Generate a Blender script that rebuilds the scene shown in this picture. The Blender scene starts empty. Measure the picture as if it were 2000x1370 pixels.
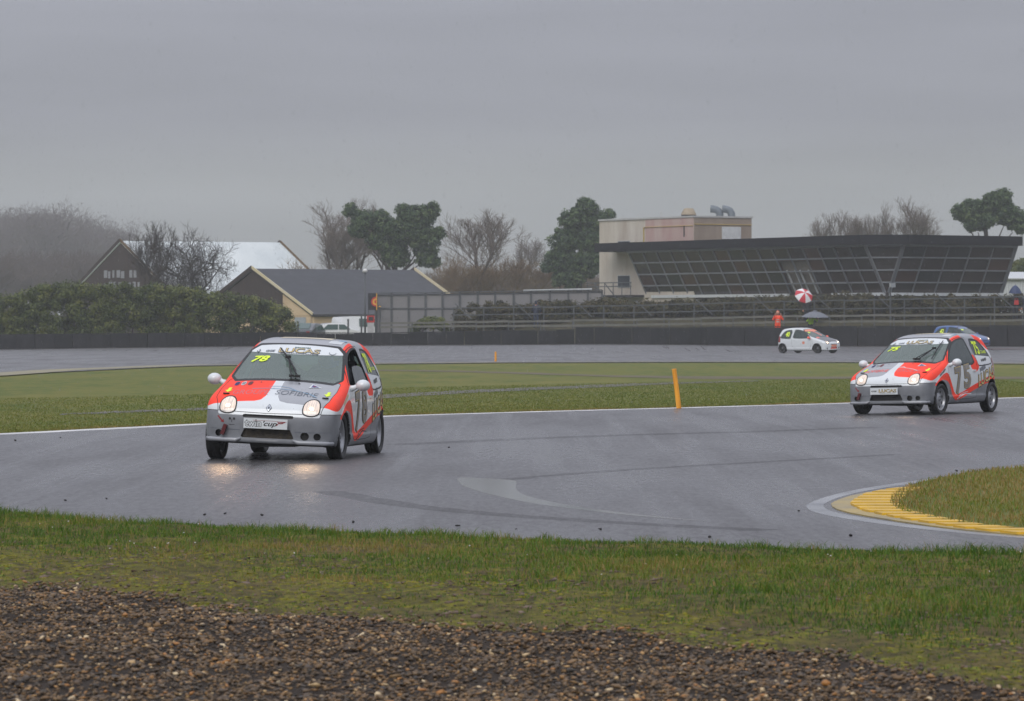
import bpy, bmesh, math, random
import numpy as np
from mathutils import Vector, Matrix
random.seed(7); rng = np.random.default_rng(7)
SC = bpy.context.scene
COL = SC.collection
# ------------------------------------------------------------------ camera
FPX = 8000.0; HZ = 635.0; CAMH = 1.55          # focal length and horizon in pixels of the 2000x1370 photograph
cd = bpy.data.cameras.new('camera'); cam = bpy.data.objects.new('camera', cd); COL.objects.link(cam)
cam.location = (0, 0, CAMH); cam.rotation_euler = (math.radians(90), 0, 0)
cd.sensor_width = 36.0; cd.lens = 36.0*FPX/2000.0
cd.shift_x = 0.0; cd.shift_y = -(685.0-HZ)/2000.0
cd.clip_start = 0.5; cd.clip_end = 6000
cd.dof.use_dof = True; cd.dof.focus_distance = 50.0; cd.dof.aperture_fstop = 11.0
SC.camera = cam
# ------------------------------------------------------------------ world: overcast sky, darker bands of cloud near the horizon, brighter overhead
W = bpy.data.worlds.new('World'); SC.world = W; W.use_nodes = True
nt = W.node_tree; nt.nodes.clear()
def wn(t, **k):
    n = nt.nodes.new(t)
    for a, b in k.items(): setattr(n, a, b)
    return n
def wl(a, b): nt.links.new(a, b)
SUN_EL, SUN_AZ = math.radians(42), math.radians(200)
out = wn('ShaderNodeOutputWorld'); bg = wn('ShaderNodeBackground'); wl(bg.outputs[0], out.inputs[0])
sky = wn('ShaderNodeTexSky', sky_type='NISHITA'); sky.sun_disc = False
sky.sun_elevation = SUN_EL; sky.sun_rotation = SUN_AZ; sky.dust_density = 4.0
tc = wn('ShaderNodeTexCoord'); sep = wn('ShaderNodeSeparateXYZ'); wl(tc.outputs['Generated'], sep.inputs[0])
zc = wn('ShaderNodeClamp'); wl(sep.outputs['Z'], zc.inputs[0])
rise = wn('ShaderNodeMath', operation='MULTIPLY_ADD'); rise.inputs[1].default_value = 3.2; rise.inputs[2].default_value = 1.0
wl(zc.outputs[0], rise.inputs[0])                                   # CIE overcast: zenith about three times the horizon
mp = wn('ShaderNodeMapping'); mp.inputs['Scale'].default_value = (7.0, 7.0, 58.0); wl(tc.outputs['Generated'], mp.inputs[0])
nz = wn('ShaderNodeTexNoise'); nz.inputs['Scale'].default_value = 1.0; nz.inputs['Detail'].default_value = 4.0; nz.inputs['Roughness'].default_value = 0.5
wl(mp.outputs[0], nz.inputs['Vector'])
cr = wn('ShaderNodeValToRGB'); cr.color_ramp.elements[0].position = 0.0; cr.color_ramp.elements[1].position = 1.0
cr.color_ramp.elements[0].color = (0.366, 0.382, 0.402, 1); cr.color_ramp.elements[1].color = (0.338, 0.347, 0.394, 1)
for p, c in ((0.036, (0.380, 0.394, 0.414, 1)), (0.05, (0.338, 0.348, 0.396, 1)), (0.10, (0.344, 0.355, 0.414, 1))):
    e = cr.color_ramp.elements.new(p); e.color = c
wl(zc.outputs[0], cr.inputs[0])
nm = wn('ShaderNodeMath', operation='MULTIPLY_ADD'); nm.inputs[1].default_value = 0.42; nm.inputs[2].default_value = 0.79; wl(nz.outputs[0], nm.inputs[0])
m1 = wn('ShaderNodeMath', operation='MULTIPLY'); wl(rise.outputs[0], m1.inputs[0]); wl(nm.outputs[0], m1.inputs[1])
vm = wn('ShaderNodeVectorMath', operation='SCALE'); wl(cr.outputs[0], vm.inputs[0]); wl(m1.outputs[0], vm.inputs['Scale'])
sv = wn('ShaderNodeVectorMath', operation='SCALE'); wl(sky.outputs[0], sv.inputs[0]); sv.inputs['Scale'].default_value = 0.10
mx = wn('ShaderNodeMix', data_type='RGBA'); mx.inputs['Factor'].default_value = 0.96
wl(sv.outputs[0], mx.inputs['A']); wl(vm.outputs[0], mx.inputs['B']); wl(mx.outputs['Result'], bg.inputs['Color'])
bg.inputs['Strength'].default_value = 0.79
# one very soft sun behind the cloud
sd = bpy.data.lights.new('sun', 'SUN'); sd.energy = 1.5; sd.angle = math.radians(40); sd.color = (1.0, 0.97, 0.93)
so = bpy.data.objects.new('sun', sd); COL.objects.link(so)
dirv = Vector((math.sin(SUN_AZ)*math.cos(SUN_EL), math.cos(SUN_AZ)*math.cos(SUN_EL), math.sin(SUN_EL)))   # towards the sun
so.rotation_euler = (-dirv).to_track_quat('-Z', 'Y').to_euler(); so.location = dirv*80 + Vector((0, 60, 0))
vs = SC.view_settings; vs.view_transform = 'Standard'; vs.look = 'None'; vs.exposure = 0.0; vs.gamma = 1.0; vs.use_curve_mapping = False
SC.render.engine = 'CYCLES'
cy = SC.cycles; cy.use_denoising = True; cy.max_bounces = 8; cy.diffuse_bounces = 3; cy.glossy_bounces = 4; cy.transparent_max_bounces = 16
cy.volume_bounces = 1; cy.use_adaptive_sampling = True; cy.adaptive_threshold = 0.01; cy.sample_clamp_indirect = 6.0
try: cy.denoiser = 'OPENIMAGEDENOISE'
except Exception: pass
# ------------------------------------------------------------------ helpers
def P(px, py, D): return np.array(((px-1000.0)/FPX*D, D, CAMH-(py-HZ)/FPX*D))
def PX(px, D): return (px-1000.0)/FPX*D
def PZ(py, D): return CAMH-(py-HZ)/FPX*D
def G(px, py, z=0.0):                                                # a pixel on level ground
    D = (CAMH-z)*FPX/(py-HZ); return ((px-1000.0)/FPX*D, D)
def sstep(a, b, x):
    t = np.clip((np.asarray(x, float)-a)/(b-a), 0, 1); return t*t*(3-2*t)
def lin(c):
    o = []
    for v in c[:3]:
        v = v/255.0; o.append(v/12.92 if v <= 0.04045 else ((v+0.055)/1.055)**2.4)
    return tuple(o)+(1.0,)
_hash = {}
def vnoise(x, y, scale, seed=0):
    if seed not in _hash: _hash[seed] = np.random.default_rng(1000+seed).random((256, 256))
    T = _hash[seed]; x = np.asarray(x, float)/scale+500; y = np.asarray(y, float)/scale+500
    xi = np.floor(x).astype(int); yi = np.floor(y).astype(int); fx = x-xi; fy = y-yi
    fx = fx*fx*(3-2*fx); fy = fy*fy*(3-2*fy); a = xi & 255; b = yi & 255; a1 = (xi+1) & 255; b1 = (yi+1) & 255
    return (T[a, b]*(1-fx)+T[a1, b]*fx)*(1-fy)+(T[a, b1]*(1-fx)+T[a1, b1]*fx)*fy
def link(o, parent=None):
    COL.objects.link(o)
    if parent is not None: o.parent = parent
    return o
def tag(o, label=None, cat=None, group=None, kind=None):
    if label: o['label'] = label
    if cat: o['category'] = cat
    if group: o['group'] = group
    if kind: o['kind'] = kind
    return o
def thing(name, label, cat, loc=(0, 0, 0), rz=0.0, group=None):
    o = bpy.data.objects.new(name, None); o.empty_display_size = 0.3; link(o)
    o.location = loc; o.rotation_euler = (0, 0, rz); return tag(o, label, cat, group)
def mesh_np(name, V, F, mats, parent=None, smooth=False, midx=None, normals=None, attr=None):
    """V (n,3); F array (m,k) or list of tuples"""
    me = bpy.data.meshes.new(name)
    V = np.asarray(V, np.float32)
    if isinstance(F, np.ndarray):
        m, k = F.shape
        me.vertices.add(len(V)); me.vertices.foreach_set('co', V.ravel())
        me.loops.add(m*k); me.loops.foreach_set('vertex_index', F.astype(np.int32).ravel())
        me.polygons.add(m); me.polygons.foreach_set('loop_start', np.arange(0, m*k, k, dtype=np.int32))
        me.update(calc_edges=True)
    else:
        me.from_pydata(V.tolist(), [], F); me.update()
    if not isinstance(mats, (list, tuple)): mats = [mats]
    for mt in mats: me.materials.append(mt)
    if midx is not None: me.polygons.foreach_set('material_index', np.asarray(midx, np.int32))
    if smooth: me.polygons.foreach_set('use_smooth', np.ones(len(me.polygons), bool))
    if attr is not None:
        a = me.attributes.new('tint', 'FLOAT', 'POINT'); a.data.foreach_set('value', np.asarray(attr, np.float32))
    if normals is not None:
        me.normals_split_custom_set_from_vertices([tuple(n) for n in normals])
    return link(bpy.data.objects.new(name, me), parent)
class MB:
    """collects boxes, prisms, tubes and quads into one mesh"""
    def __init__(s): s.V = []; s.F = []; s.M = []; s.cm = 0
    def add(s, V, F):
        n = len(s.V); s.V += [tuple(float(c) for c in v) for v in V]
        for f in F: s.F.append(tuple(i+n for i in f)); s.M.append(s.cm)
        return s
    def box(s, c, d, R=None, taper=1.0):
        hx, hy, hz = d[0]/2, d[1]/2, d[2]/2
        pts = [(-hx, -hy, -hz), (hx, -hy, -hz), (hx, hy, -hz), (-hx, hy, -hz)] + [(a*taper, b*taper, hz) for a, b in ((-hx, -hy), (hx, -hy), (hx, hy), (-hx, hy))]
        if R is not None: pts = [tuple(R @ Vector(p)) for p in pts]
        return s.add([(p[0]+c[0], p[1]+c[1], p[2]+c[2]) for p in pts], [(3, 2, 1, 0), (4, 5, 6, 7), (0, 1, 5, 4), (1, 2, 6, 5), (2, 3, 7, 6), (3, 0, 4, 7)])
    def bar(s, a, b, w, h, up=(0, 0, 1)):
        a = Vector(a); b = Vector(b); d = (b-a); L = d.length; d.normalize(); up = Vector(up)
        if abs(d.dot(up)) > 0.98: up = Vector((0, 1, 0))
        sx = d.cross(up).normalized(); uz = sx.cross(d).normalized()
        R = Matrix((sx, d, uz)).transposed(); c = (a+b)/2
        return s.box(c, (w, L, h), R)
    def prism(s, poly, z0, z1):
        n = len(poly)
        V = [(p[0], p[1], z0 if np.isscalar(z0) else z0[i]) for i, p in enumerate(poly)] + [(p[0], p[1], z1 if np.isscalar(z1) else z1[i]) for i, p in enumerate(poly)]
        return s.add(V, [tuple(range(n-1, -1, -1)), tuple(range(n, 2*n))] + [(i, (i+1) % n, n+(i+1) % n, n+i) for i in range(n)])
    def slab(s, quad, t, n=None):
        """a flat polygon given by 3-D points, thickened by t along its normal"""
        q = [Vector(p) for p in quad]
        if n is None: n = (q[1]-q[0]).cross(q[2]-q[0]).normalized()
        k = len(q); V = [tuple(p) for p in q] + [tuple(p+n*t) for p in q]
        return s.add(V, [tuple(range(k-1, -1, -1)), tuple(range(k, 2*k))] + [(i, (i+1) % k, k+(i+1) % k, k+i) for i in range(k)])
    def tube(s, pts, rad, n=8, cap=True):
        pts = [Vector(p) for p in pts]; rr = rad if hasattr(rad, '__len__') else [rad]*len(pts)
        rings = []; ref = Vector((0.31, 0.17, 0.93))
        V = []; F = []
        for i, p in enumerate(pts):
            d = (pts[min(i+1, len(pts)-1)]-pts[max(i-1, 0)]).normalized()
            a = d.cross(ref).normalized(); b = d.cross(a)
            for k in range(n):
                t = 2*math.pi*k/n; V.append(p+(a*math.cos(t)+b*math.sin(t))*rr[i])
        for i in range(len(pts)-1):
            for k in range(n):
                F.append((i*n+k, i*n+(k+1) % n, (i+1)*n+(k+1) % n, (i+1)*n+k))
        if cap: F += [tuple(range(n-1, -1, -1)), tuple(range((len(pts)-1)*n, len(pts)*n))]
        return s.add(V, F)
    def lathe(s, prof, n=24, axis='z', c=(0, 0, 0), closed=False):
        V = []; F = []; m = len(prof)
        for k in range(n):
            t = 2*math.pi*k/n; ct, st = math.cos(t), math.sin(t)
            for r, h in prof:
                p = (r*ct, r*st, h) if axis == 'z' else ((r*ct, h, r*st) if axis == 'y' else (h, r*ct, r*st))
                V.append((p[0]+c[0], p[1]+c[1], p[2]+c[2]))
        for k in range(n):
            k2 = (k+1) % n
            for i in range(m if closed else m-1):
                j = (i+1) % m; F.append((k*m+i, k2*m+i, k2*m+j, k*m+j))
        return s.add(V, F)
    def build(s, name, mat, parent=None, smooth=False, auto=False):
        me = bpy.data.meshes.new(name); me.from_pydata(s.V, [], s.F); me.update()
        for mt in (mat if isinstance(mat, (list, tuple)) else [mat]): me.materials.append(mt)
        if any(s.M): me.polygons.foreach_set('material_index', s.M)
        bm = bmesh.new(); bm.from_mesh(me); bmesh.ops.recalc_face_normals(bm, faces=bm.faces); bm.to_mesh(me); bm.free()
        if smooth:
            me.polygons.foreach_set('use_smooth', [True]*len(me.polygons))
            if auto: me.set_sharp_from_angle(angle=math.radians(38))
        return link(bpy.data.objects.new(name, me), parent)
# ------------------------------------------------------------------ materials
def nodes(name):
    m = bpy.data.materials.new(name); m.use_nodes = True; t = m.node_tree
    b = t.nodes['Principled BSDF']; return m, t, b
def setin(b, k, v):
    if k in b.inputs: b.inputs[k].default_value = v
def pm(name, c, rough=0.6, var=0.25, vs=3.0, bump=0.0, bs=30.0, metal=0.0, coat=0.0, spec=0.5, c2=None, stretch=None, rv=0.0):
    """plain material with procedural colour variation, optional relief"""
    m, t, b = nodes(name); L = t.links.new
    tcn = t.nodes.new('ShaderNodeTexCoord'); src = tcn.outputs['Object']
    if stretch:
        mpn = t.nodes.new('ShaderNodeMapping'); mpn.inputs['Scale'].default_value = stretch; L(src, mpn.inputs[0]); src = mpn.outputs[0]
    a = lin(c); bcol = lin(c2) if c2 else tuple(v*(1-var) for v in a[:3])+(1,)
    n = t.nodes.new('ShaderNodeTexNoise'); n.inputs['Scale'].default_value = vs; n.inputs['Detail'].default_value = 6; n.inputs['Roughness'].default_value = 0.62; L(src, n.inputs['Vector'])
    r = t.nodes.new('ShaderNodeMapRange'); r.inputs['From Min'].default_value = 0.32; r.inputs['From Max'].default_value = 0.68; L(n.outputs[0], r.inputs[0])
    x = t.nodes.new('ShaderNodeMix'); x.data_type = 'RGBA'; x.inputs['A'].default_value = a; x.inputs['B'].default_value = bcol
    L(r.outputs[0], x.inputs['Factor']); L(x.outputs['Result'], b.inputs['Base Color'])
    b.inputs['Roughness'].default_value = rough; b.inputs['Metallic'].default_value = metal
    setin(b, 'Specular IOR Level', spec); setin(b, 'Coat Weight', coat); setin(b, 'Coat Roughness', 0.08)
    if rv:
        rm = t.nodes.new('ShaderNodeMapRange'); rm.inputs['To Min'].default_value = rough-rv; rm.inputs['To Max'].default_value = rough+rv; L(n.outputs[0], rm.inputs[0]); L(rm.outputs[0], b.inputs['Roughness'])
    if bump:
        n2 = t.nodes.new('ShaderNodeTexNoise'); n2.inputs['Scale'].default_value = bs; n2.inputs['Detail'].default_value = 4; L(src, n2.inputs['Vector'])
        bp = t.nodes.new('ShaderNodeBump'); bp.inputs['Strength'].default_value = bump; bp.inputs['Distance'].default_value = 0.02; L(n2.outputs[0], bp.inputs['Height']); L(bp.outputs[0], b.inputs['Normal'])
    return m
def tintmat(name, c1, c2, rough=0.6, trans=0.0, spec=0.3):
    """leaf / blade / stone material: colour runs between c1 and c2 with the mesh attribute 'tint'"""
    m, t, b = nodes(name); L = t.links.new
    at = t.nodes.new('ShaderNodeAttribute'); at.attribute_name = 'tint'
    rmp = t.nodes.new('ShaderNodeValToRGB'); cs = [c1, c2] if not isinstance(c1, list) else c1
    el = rmp.color_ramp.elements; el[0].color = lin(cs[0]); el[1].color = lin(cs[-1])
    for i, c in enumerate(cs[1:-1]): e = el.new((i+1)/(len(cs)-1)); e.color = lin(c)
    L(at.outputs['Fac'], rmp.inputs[0]); L(rmp.outputs[0], b.inputs['Base Color'])
    b.inputs['Roughness'].default_value = rough; setin(b, 'Specular IOR Level', spec)
    if trans:
        tr = t.nodes.new('ShaderNodeBsdfTranslucent'); L(rmp.outputs[0], tr.inputs[0]); ms = t.nodes.new('ShaderNodeMixShader'); ms.inputs[0].default_value = trans
        L(b.outputs[0], ms.inputs[1]); L(tr.outputs[0], ms.inputs[2]); L(ms.outputs[0], t.nodes['Material Output'].inputs[0])
    return m
def glass(name, tint, opacity=0.0, rough=0.03, dark=(10, 12, 12)):
    """thin pane: tinted see-through, reflects by Fresnel; opacity adds a dark film"""
    m, t, b = nodes(name); L = t.links.new
    t.nodes.remove(b)
    tr = t.nodes.new('ShaderNodeBsdfTransparent'); tr.inputs[0].default_value = lin(tint)
    df = t.nodes.new('ShaderNodeBsdfDiffuse'); df.inputs[0].default_value = lin(dark)
    m1 = t.nodes.new('ShaderNodeMixShader'); m1.inputs[0].default_value = opacity; L(tr.outputs[0], m1.inputs[1]); L(df.outputs[0], m1.inputs[2])
    gl = t.nodes.new('ShaderNodeBsdfGlossy'); gl.inputs['Roughness'].default_value = rough
    fr = t.nodes.new('ShaderNodeFresnel'); fr.inputs[0].default_value = 1.55
    m2 = t.nodes.new('ShaderNodeMixShader'); L(fr.outputs[0], m2.inputs[0]); L(m1.outputs[0], m2.inputs[1]); L(gl.outputs[0], m2.inputs[2])
    L(m2.outputs[0], t.nodes['Material Output'].inputs[0]); return m
# ------------------------------------------------------------------ ground materials
def field_mat(name, cols, scales, rough=0.85, bump=0.5, bs=40, stretch=(1, 1, 1), attr=False):
    m, t, b = nodes(name); L = t.links.new
    tcn = t.nodes.new('ShaderNodeTexCoord'); mpn = t.nodes.new('ShaderNodeMapping'); mpn.inputs['Scale'].default_value = stretch; L(tcn.outputs['Object'], mpn.inputs[0])
    prev = None
    for i, sc in enumerate(scales):
        n = t.nodes.new('ShaderNodeTexNoise'); n.inputs['Scale'].default_value = sc; n.inputs['Detail'].default_value = 7; n.inputs['Roughness'].default_value = 0.65; L(mpn.outputs[0], n.inputs['Vector'])
        r = t.nodes.new('ShaderNodeMapRange'); r.inputs['From Min'].default_value = 0.40; r.inputs['From Max'].default_value = 0.62; L(n.outputs[0], r.inputs[0])
        x = t.nodes.new('ShaderNodeMix'); x.data_type = 'RGBA'; x.inputs['B'].default_value = lin(cols[i+1])
        if prev is None: x.inputs['A'].default_value = lin(cols[0])
        else: L(prev, x.inputs['A'])
        L(r.outputs[0], x.inputs['Factor']); prev = x.outputs['Result']
    L(prev, b.inputs['Base Color']); b.inputs['Roughness'].default_value = rough; setin(b, 'Specular IOR Level', 0.25)
    n2 = t.nodes.new('ShaderNodeTexNoise'); n2.inputs['Scale'].default_value = bs; n2.inputs['Detail'].default_value = 5; L(tcn.outputs['Object'], n2.inputs['Vector'])
    bp = t.nodes.new('ShaderNodeBump'); bp.inputs['Strength'].default_value = bump; bp.inputs['Distance'].default_value = 0.03; L(n2.outputs[0], bp.inputs['Height']); L(bp.outputs[0], b.inputs['Normal'])
    return m
GRASSF = field_mat('field_grass', [(84, 96, 34), (116, 110, 52), (70, 88, 28), (104, 102, 42)], [0.12, 0.9, 5.0], stretch=(0.5, 0.12, 1), bump=0.9, bs=9)
VERGE = field_mat('verge_soil', [(84, 80, 24), (106, 86, 56), (116, 112, 22), (62, 56, 22)], [1.1, 2.3, 14.0], bump=1.0, bs=45, stretch=(1, 0.45, 1))
GRAVB = field_mat('gravel_base', [(48, 40, 33), (30, 27, 25), (62, 50, 38)], [20, 50], bump=0.8, bs=60)
def asphalt(name, base=0.062, r0=0.24, r1=0.45, bumpd=0.010, bst=0.55):
    m, t, b = nodes(name); L = t.links.new
    tcn = t.nodes.new('ShaderNodeTexCoord')
    mpn = t.nodes.new('ShaderNodeMapping'); mpn.inputs['Rotation'].default_value = (0, 0, math.radians(-34)); mpn.inputs['Scale'].default_value = (0.55, 0.08, 1); L(tcn.outputs['Object'], mpn.inputs[0])
    n = t.nodes.new('ShaderNodeTexNoise'); n.inputs['Scale'].default_value = 1.0; n.inputs['Detail'].default_value = 6; n.inputs['Roughness'].default_value = 0.6; L(mpn.outputs[0], n.inputs['Vector'])
    rr = t.nodes.new('ShaderNodeMapRange'); rr.inputs['From Min'].default_value = 0.35; rr.inputs['From Max'].default_value = 0.65; rr.inputs['To Min'].default_value = r0; rr.inputs['To Max'].default_value = r1; L(n.outputs[0], rr.inputs[0])
    # narrow darker, wetter wheel lines
    mp2 = t.nodes.new('ShaderNodeMapping'); mp2.inputs['Rotation'].default_value = (0, 0, math.radians(-30)); mp2.inputs['Scale'].default_value = (2.6, 0.05, 1); L(tcn.outputs['Object'], mp2.inputs[0])
    nl = t.nodes.new('ShaderNodeTexNoise'); nl.inputs['Scale'].default_value = 1.0; nl.inputs['Detail'].default_value = 3; L(mp2.outputs[0], nl.inputs['Vector'])
    rl = t.nodes.new('ShaderNodeMapRange'); rl.inputs['From Min'].default_value = 0.5; rl.inputs['From Max'].default_value = 0.7; rl.inputs['To Min'].default_value = 0.0; rl.inputs['To Max'].default_value = 0.13; L(nl.outputs[0], rl.inputs[0])
    sb = t.nodes.new('ShaderNodeMath'); sb.operation = 'SUBTRACT'; L(rr.outputs[0], sb.inputs[0]); L(rl.outputs[0], sb.inputs[1])
    # coarse stone grain, drawn out by the pavers
    mg = t.nodes.new('ShaderNodeMapping'); mg.inputs['Scale'].default_value = (16, 2.6, 1); L(tcn.outputs['Object'], mg.inputs[0])
    ng = t.nodes.new('ShaderNodeTexNoise'); ng.inputs['Scale'].default_value = 1.0; ng.inputs['Detail'].default_value = 5; ng.inputs['Roughness'].default_value = 0.8; L(mg.outputs[0], ng.inputs['Vector'])
    ga = t.nodes.new('ShaderNodeMath'); ga.operation = 'MULTIPLY_ADD'; ga.inputs[1].default_value = 0.55; L(ng.outputs[0], ga.inputs[0]); L(sb.outputs[0], ga.inputs[2])
    gs_ = t.nodes.new('ShaderNodeMath'); gs_.operation = 'SUBTRACT'; gs_.inputs[1].default_value = 0.275; gs_.use_clamp = True; L(ga.outputs[0], gs_.inputs[0]); L(gs_.outputs[0], b.inputs['Roughness'])
    f = t.nodes.new('ShaderNodeTexNoise'); f.inputs['Scale'].default_value = 13; f.inputs['Detail'].default_value = 8; f.inputs['Roughness'].default_value = 0.75; L(tcn.outputs['Object'], f.inputs['Vector'])
    mxn = t.nodes.new('ShaderNodeMix'); mxn.data_type = 'RGBA'; mxn.inputs['A'].default_value = (base*0.45, base*0.43, base*0.45, 1); mxn.inputs['B'].default_value = (base*1.75, base*1.68, base*1.72, 1)
    L(f.outputs[0], mxn.inputs['Factor']); L(mxn.outputs['Result'], b.inputs['Base Color'])
    bp = t.nodes.new('ShaderNodeBump'); bp.inputs['Strength'].default_value = bst; bp.inputs['Distance'].default_value = bumpd; L(f.outputs[0], bp.inputs['Height']); L(bp.outputs[0], b.inputs['Normal'])
    setin(b, 'Specular IOR Level', 0.5)
    return m
ASPH = asphalt('wet_asphalt')
ASPH2 = asphalt('wet_asphalt_far', base=0.07, r0=0.30, r1=0.5)
PUDD = pm('standing_water', (46, 48, 50), rough=0.10, var=0.1, spec=0.5)
LINEW = pm('worn_white_paint', (222, 222, 220), rough=0.6, c2=(160, 161, 162), vs=1.6, bump=0.1)
PATHM = pm('path_gravel', (104, 100, 98), rough=0.7, c2=(82, 78, 72), vs=1.2, bump=0.3)
DIRTM = pm('worn_dirt', (98, 84, 68), rough=0.8, c2=(84, 82, 50), vs=0.7, bump=0.3)
# ------------------------------------------------------------------ terrain height
WALL_D = 255.0
_bx = [PX(p, WALL_D) for p in (-400, 0, 500, 1200, 1580, 2000, 2400)]
_bz = [0.0, 0.02, 0.24, 0.37, 0.24, 0.21, 0.21]
def gz(x, y):
    x = np.asarray(x, float); y = np.asarray(y, float)
    z = sstep(236, 254.5, y)*np.interp(x, _bx, _bz)
    B = 2.0*sstep(-9, 8, x)
    return z + 0.25*B*sstep(255.6, 258, y) + 0.75*B*sstep(261, 268, y) + 0.5*sstep(280, 330, y)
xs = np.unique(np.concatenate([np.linspace(-900, -60, 18), np.linspace(-60, 60, 81), np.linspace(60, 900, 18)]))
ys = np.unique(np.concatenate([np.linspace(-120, 30, 10), np.linspace(30, 230, 41), np.linspace(230, 290, 61), np.linspace(290, 1500, 30)]))
def grid_sheet(name, X, Y, Z, mat):
    ny, nx = X.shape; V = np.stack([X, Y, Z], -1).reshape(-1, 3)
    i = np.arange(ny*nx).reshape(ny, nx); F = np.stack([i[:-1, :-1], i[:-1, 1:], i[1:, 1:], i[1:, :-1]], -1).reshape(-1, 4)
    return mesh_np(name, V, F, mat, smooth=True)
X, Y = np.meshgrid(xs, ys)
tag(grid_sheet('ground', X, Y, gz(X, Y)-0.03, GRASSF), kind='structure')
# ------------------------------------------------------------------ near track (a hairpin; its outer edge runs round on the left)
near_px = [(0, 1000), (270, 1023), (450, 1031), (700, 1042), (1000, 1054), (1300, 1064), (1650, 1074), (2000, 1081)]
NE = [(-12.5, 50.0), (-10.0, 43.0), (-7.2, 38.2)] + [G(*p) for p in near_px] + [(8, 24.6), (14, 20.5), (30, 12)]
far_px = [(0, 847), (200, 837), (400, 827), (760, 812), (1000, 805), (1300, 797), (1660, 787), (2000, 776)]
FE = [(-13.5, 51.0), (-12.2, 53.0), (-9.6, 55.0)] + [G(*p) for p in far_px] + [(20, 102), (34, 122)]
def flat(name, poly, z, mat, parent=None, kind='structure', cuts=0):
    bm = bmesh.new(); f = bm.faces.new([bm.verts.new((p[0], p[1], z)) for p in poly]); bmesh.ops.triangulate(bm, faces=[f])
    for v in bm.verts: pass
    me = bpy.data.meshes.new(name)
    bmesh.ops.recalc_face_normals(bm, faces=bm.faces)
    if bm.faces and sum(f.normal.z for f in bm.faces) < 0: bmesh.ops.reverse_faces(bm, faces=bm.faces)
    bm.to_mesh(me); bm.free(); me.materials.append(mat); o = link(bpy.data.objects.new(name, me), parent)
    if parent is None and kind: o['kind'] = kind
    return o
track = flat('track', NE + [(60, 60), (60, 122)] + FE[::-1], 0.0, ASPH)
def ribbon(name, pts, w0, w1, z, mat, parent=None, kind=None, jitter=0.0):
    """a strip along world polyline pts between the offsets w0 and w1 to its left"""
    P2 = np.array(pts, float); d = np.gradient(P2, axis=0); d /= np.linalg.norm(d, axis=1)[:, None]; nrm = np.stack([-d[:, 1], d[:, 0]], 1)
    a = P2+nrm*w0; b = P2+nrm*w1; n = len(P2)
    if jitter: a += nrm*rng.normal(0, jitter, (n, 1)); b += nrm*rng.normal(0, jitter, (n, 1))
    zz = z if not np.isscalar(z) else np.full(n, z)
    V = np.concatenate([np.c_[a, zz], np.c_[b, zz]]); F = np.array([(i, i+1, n+i+1, n+i) for i in range(n-1)])
    o = mesh_np(name, V, F, mat, parent)
    if kind: o['kind'] = kind
    return o
def dense(pts, step):
    P2 = np.array(pts, float); s = np.r_[0, np.cumsum(np.linalg.norm(np.diff(P2, axis=0), axis=1))]; t = np.arange(0, s[-1], step)
    return np.c_[np.interp(t, s, P2[:, 0]), np.interp(t, s, P2[:, 1])]
ribbon('edge_line', dense(FE[2:], 0.8), -0.42, 0.0, 0.0015, LINEW, track, jitter=0.012)
def smooth_open(p, it=2):
    p = np.array(p, float)
    for _ in range(it):
        a = p[:-1]*0.75+p[1:]*0.25; b = p[:-1]*0.25+p[1:]*0.75; p = np.concatenate([p[:1], np.stack([a, b], 1).reshape(-1, 2), p[-1:]])
    return p
def quadstrip(name, A, B, z, mat, parent=None):
    n = len(A); V = np.concatenate([np.c_[A, np.full(n, z)], np.c_[B, np.full(n, z)]]); F = np.array([(i, n+i, n+i+1, i+1) for i in range(n-1)])
    return mesh_np(name, V, F, mat, parent)
# puddle: standing water, a blade-shaped sheet running away to the right
pu = [(893, 936), (897, 932), (950, 935), (1012, 938), (1006, 950), (1012, 962), (1045, 974), (1120, 989), (1240, 1005), (1380, 1018)]
pl_ = [(893, 937), (896, 943), (905, 950), (930, 959), (960, 967), (1000, 976), (1040, 984), (1120, 995), (1240, 1008.5), (1380, 1019)]
quadstrip('puddle', smooth_open([G(*p) for p in pu]), smooth_open([G(*p) for p in pl_]), 0.0010, PUDD, track)
# darker tyre lines left by the cars
TYL = asphalt('tyre_line', base=0.042, r0=0.36, r1=0.56)
for pts_, w_ in (([(780, 869), (1000, 858), (1250, 849), (1500, 843), (1700, 835)], 0.5), ([(960, 940), (1060, 930), (1250, 916), (1450, 905), (1750, 888)], 0.22), ([(640, 960), (800, 990), (1000, 1008), (1250, 1024), (1500, 1036)], 0.30)):
    c_ = smooth_open([G(*p) for p in pts_], 3); ribbon('tyre_line', c_, -w_/2, w_/2, 0.0008, TYL, track, jitter=0.012)
# ------------------------------------------------------------------ far track, following the rise to the tyre wall
fe_px = [(-300, 745), (0, 735), (150, 724), (400, 714), (750, 711), (1000, 708.5), (1350, 707.5), (1700, 708), (2000, 711), (2300, 714)]
FT = np.array([G(*p) for p in fe_px]); colx = np.linspace(-60, 60, 81); rows = np.linspace(0, 1, 24)
y0 = np.interp(colx, FT[:, 0], FT[:, 1]); X = np.tile(colx, (24, 1)); Y = y0[None]+(253.2-y0)[None]*rows[:, None]
ftrack = tag(grid_sheet('track', X, Y, gz(X, Y)-0.004, ASPH2), kind='structure')
tt = dense(FT, 1.5); ribbon('edge_line', tt+np.array([0, 1.2]), 0.0, 1.6, 0.004, pm('faded_yellow_line', (150, 140, 96), c2=(112, 110, 104), vs=0.8), ftrack)
xx = np.linspace(-60, 60, 121); yy = np.full(121, 252.0)
ribbon('dirt_verge', np.c_[xx, yy], 0.0, 2.6, gz(xx, yy+1.5)+0.006, pm('muddy_verge', (100, 88, 76), c2=(84, 80, 78), vs=0.3), kind='structure')
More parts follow.
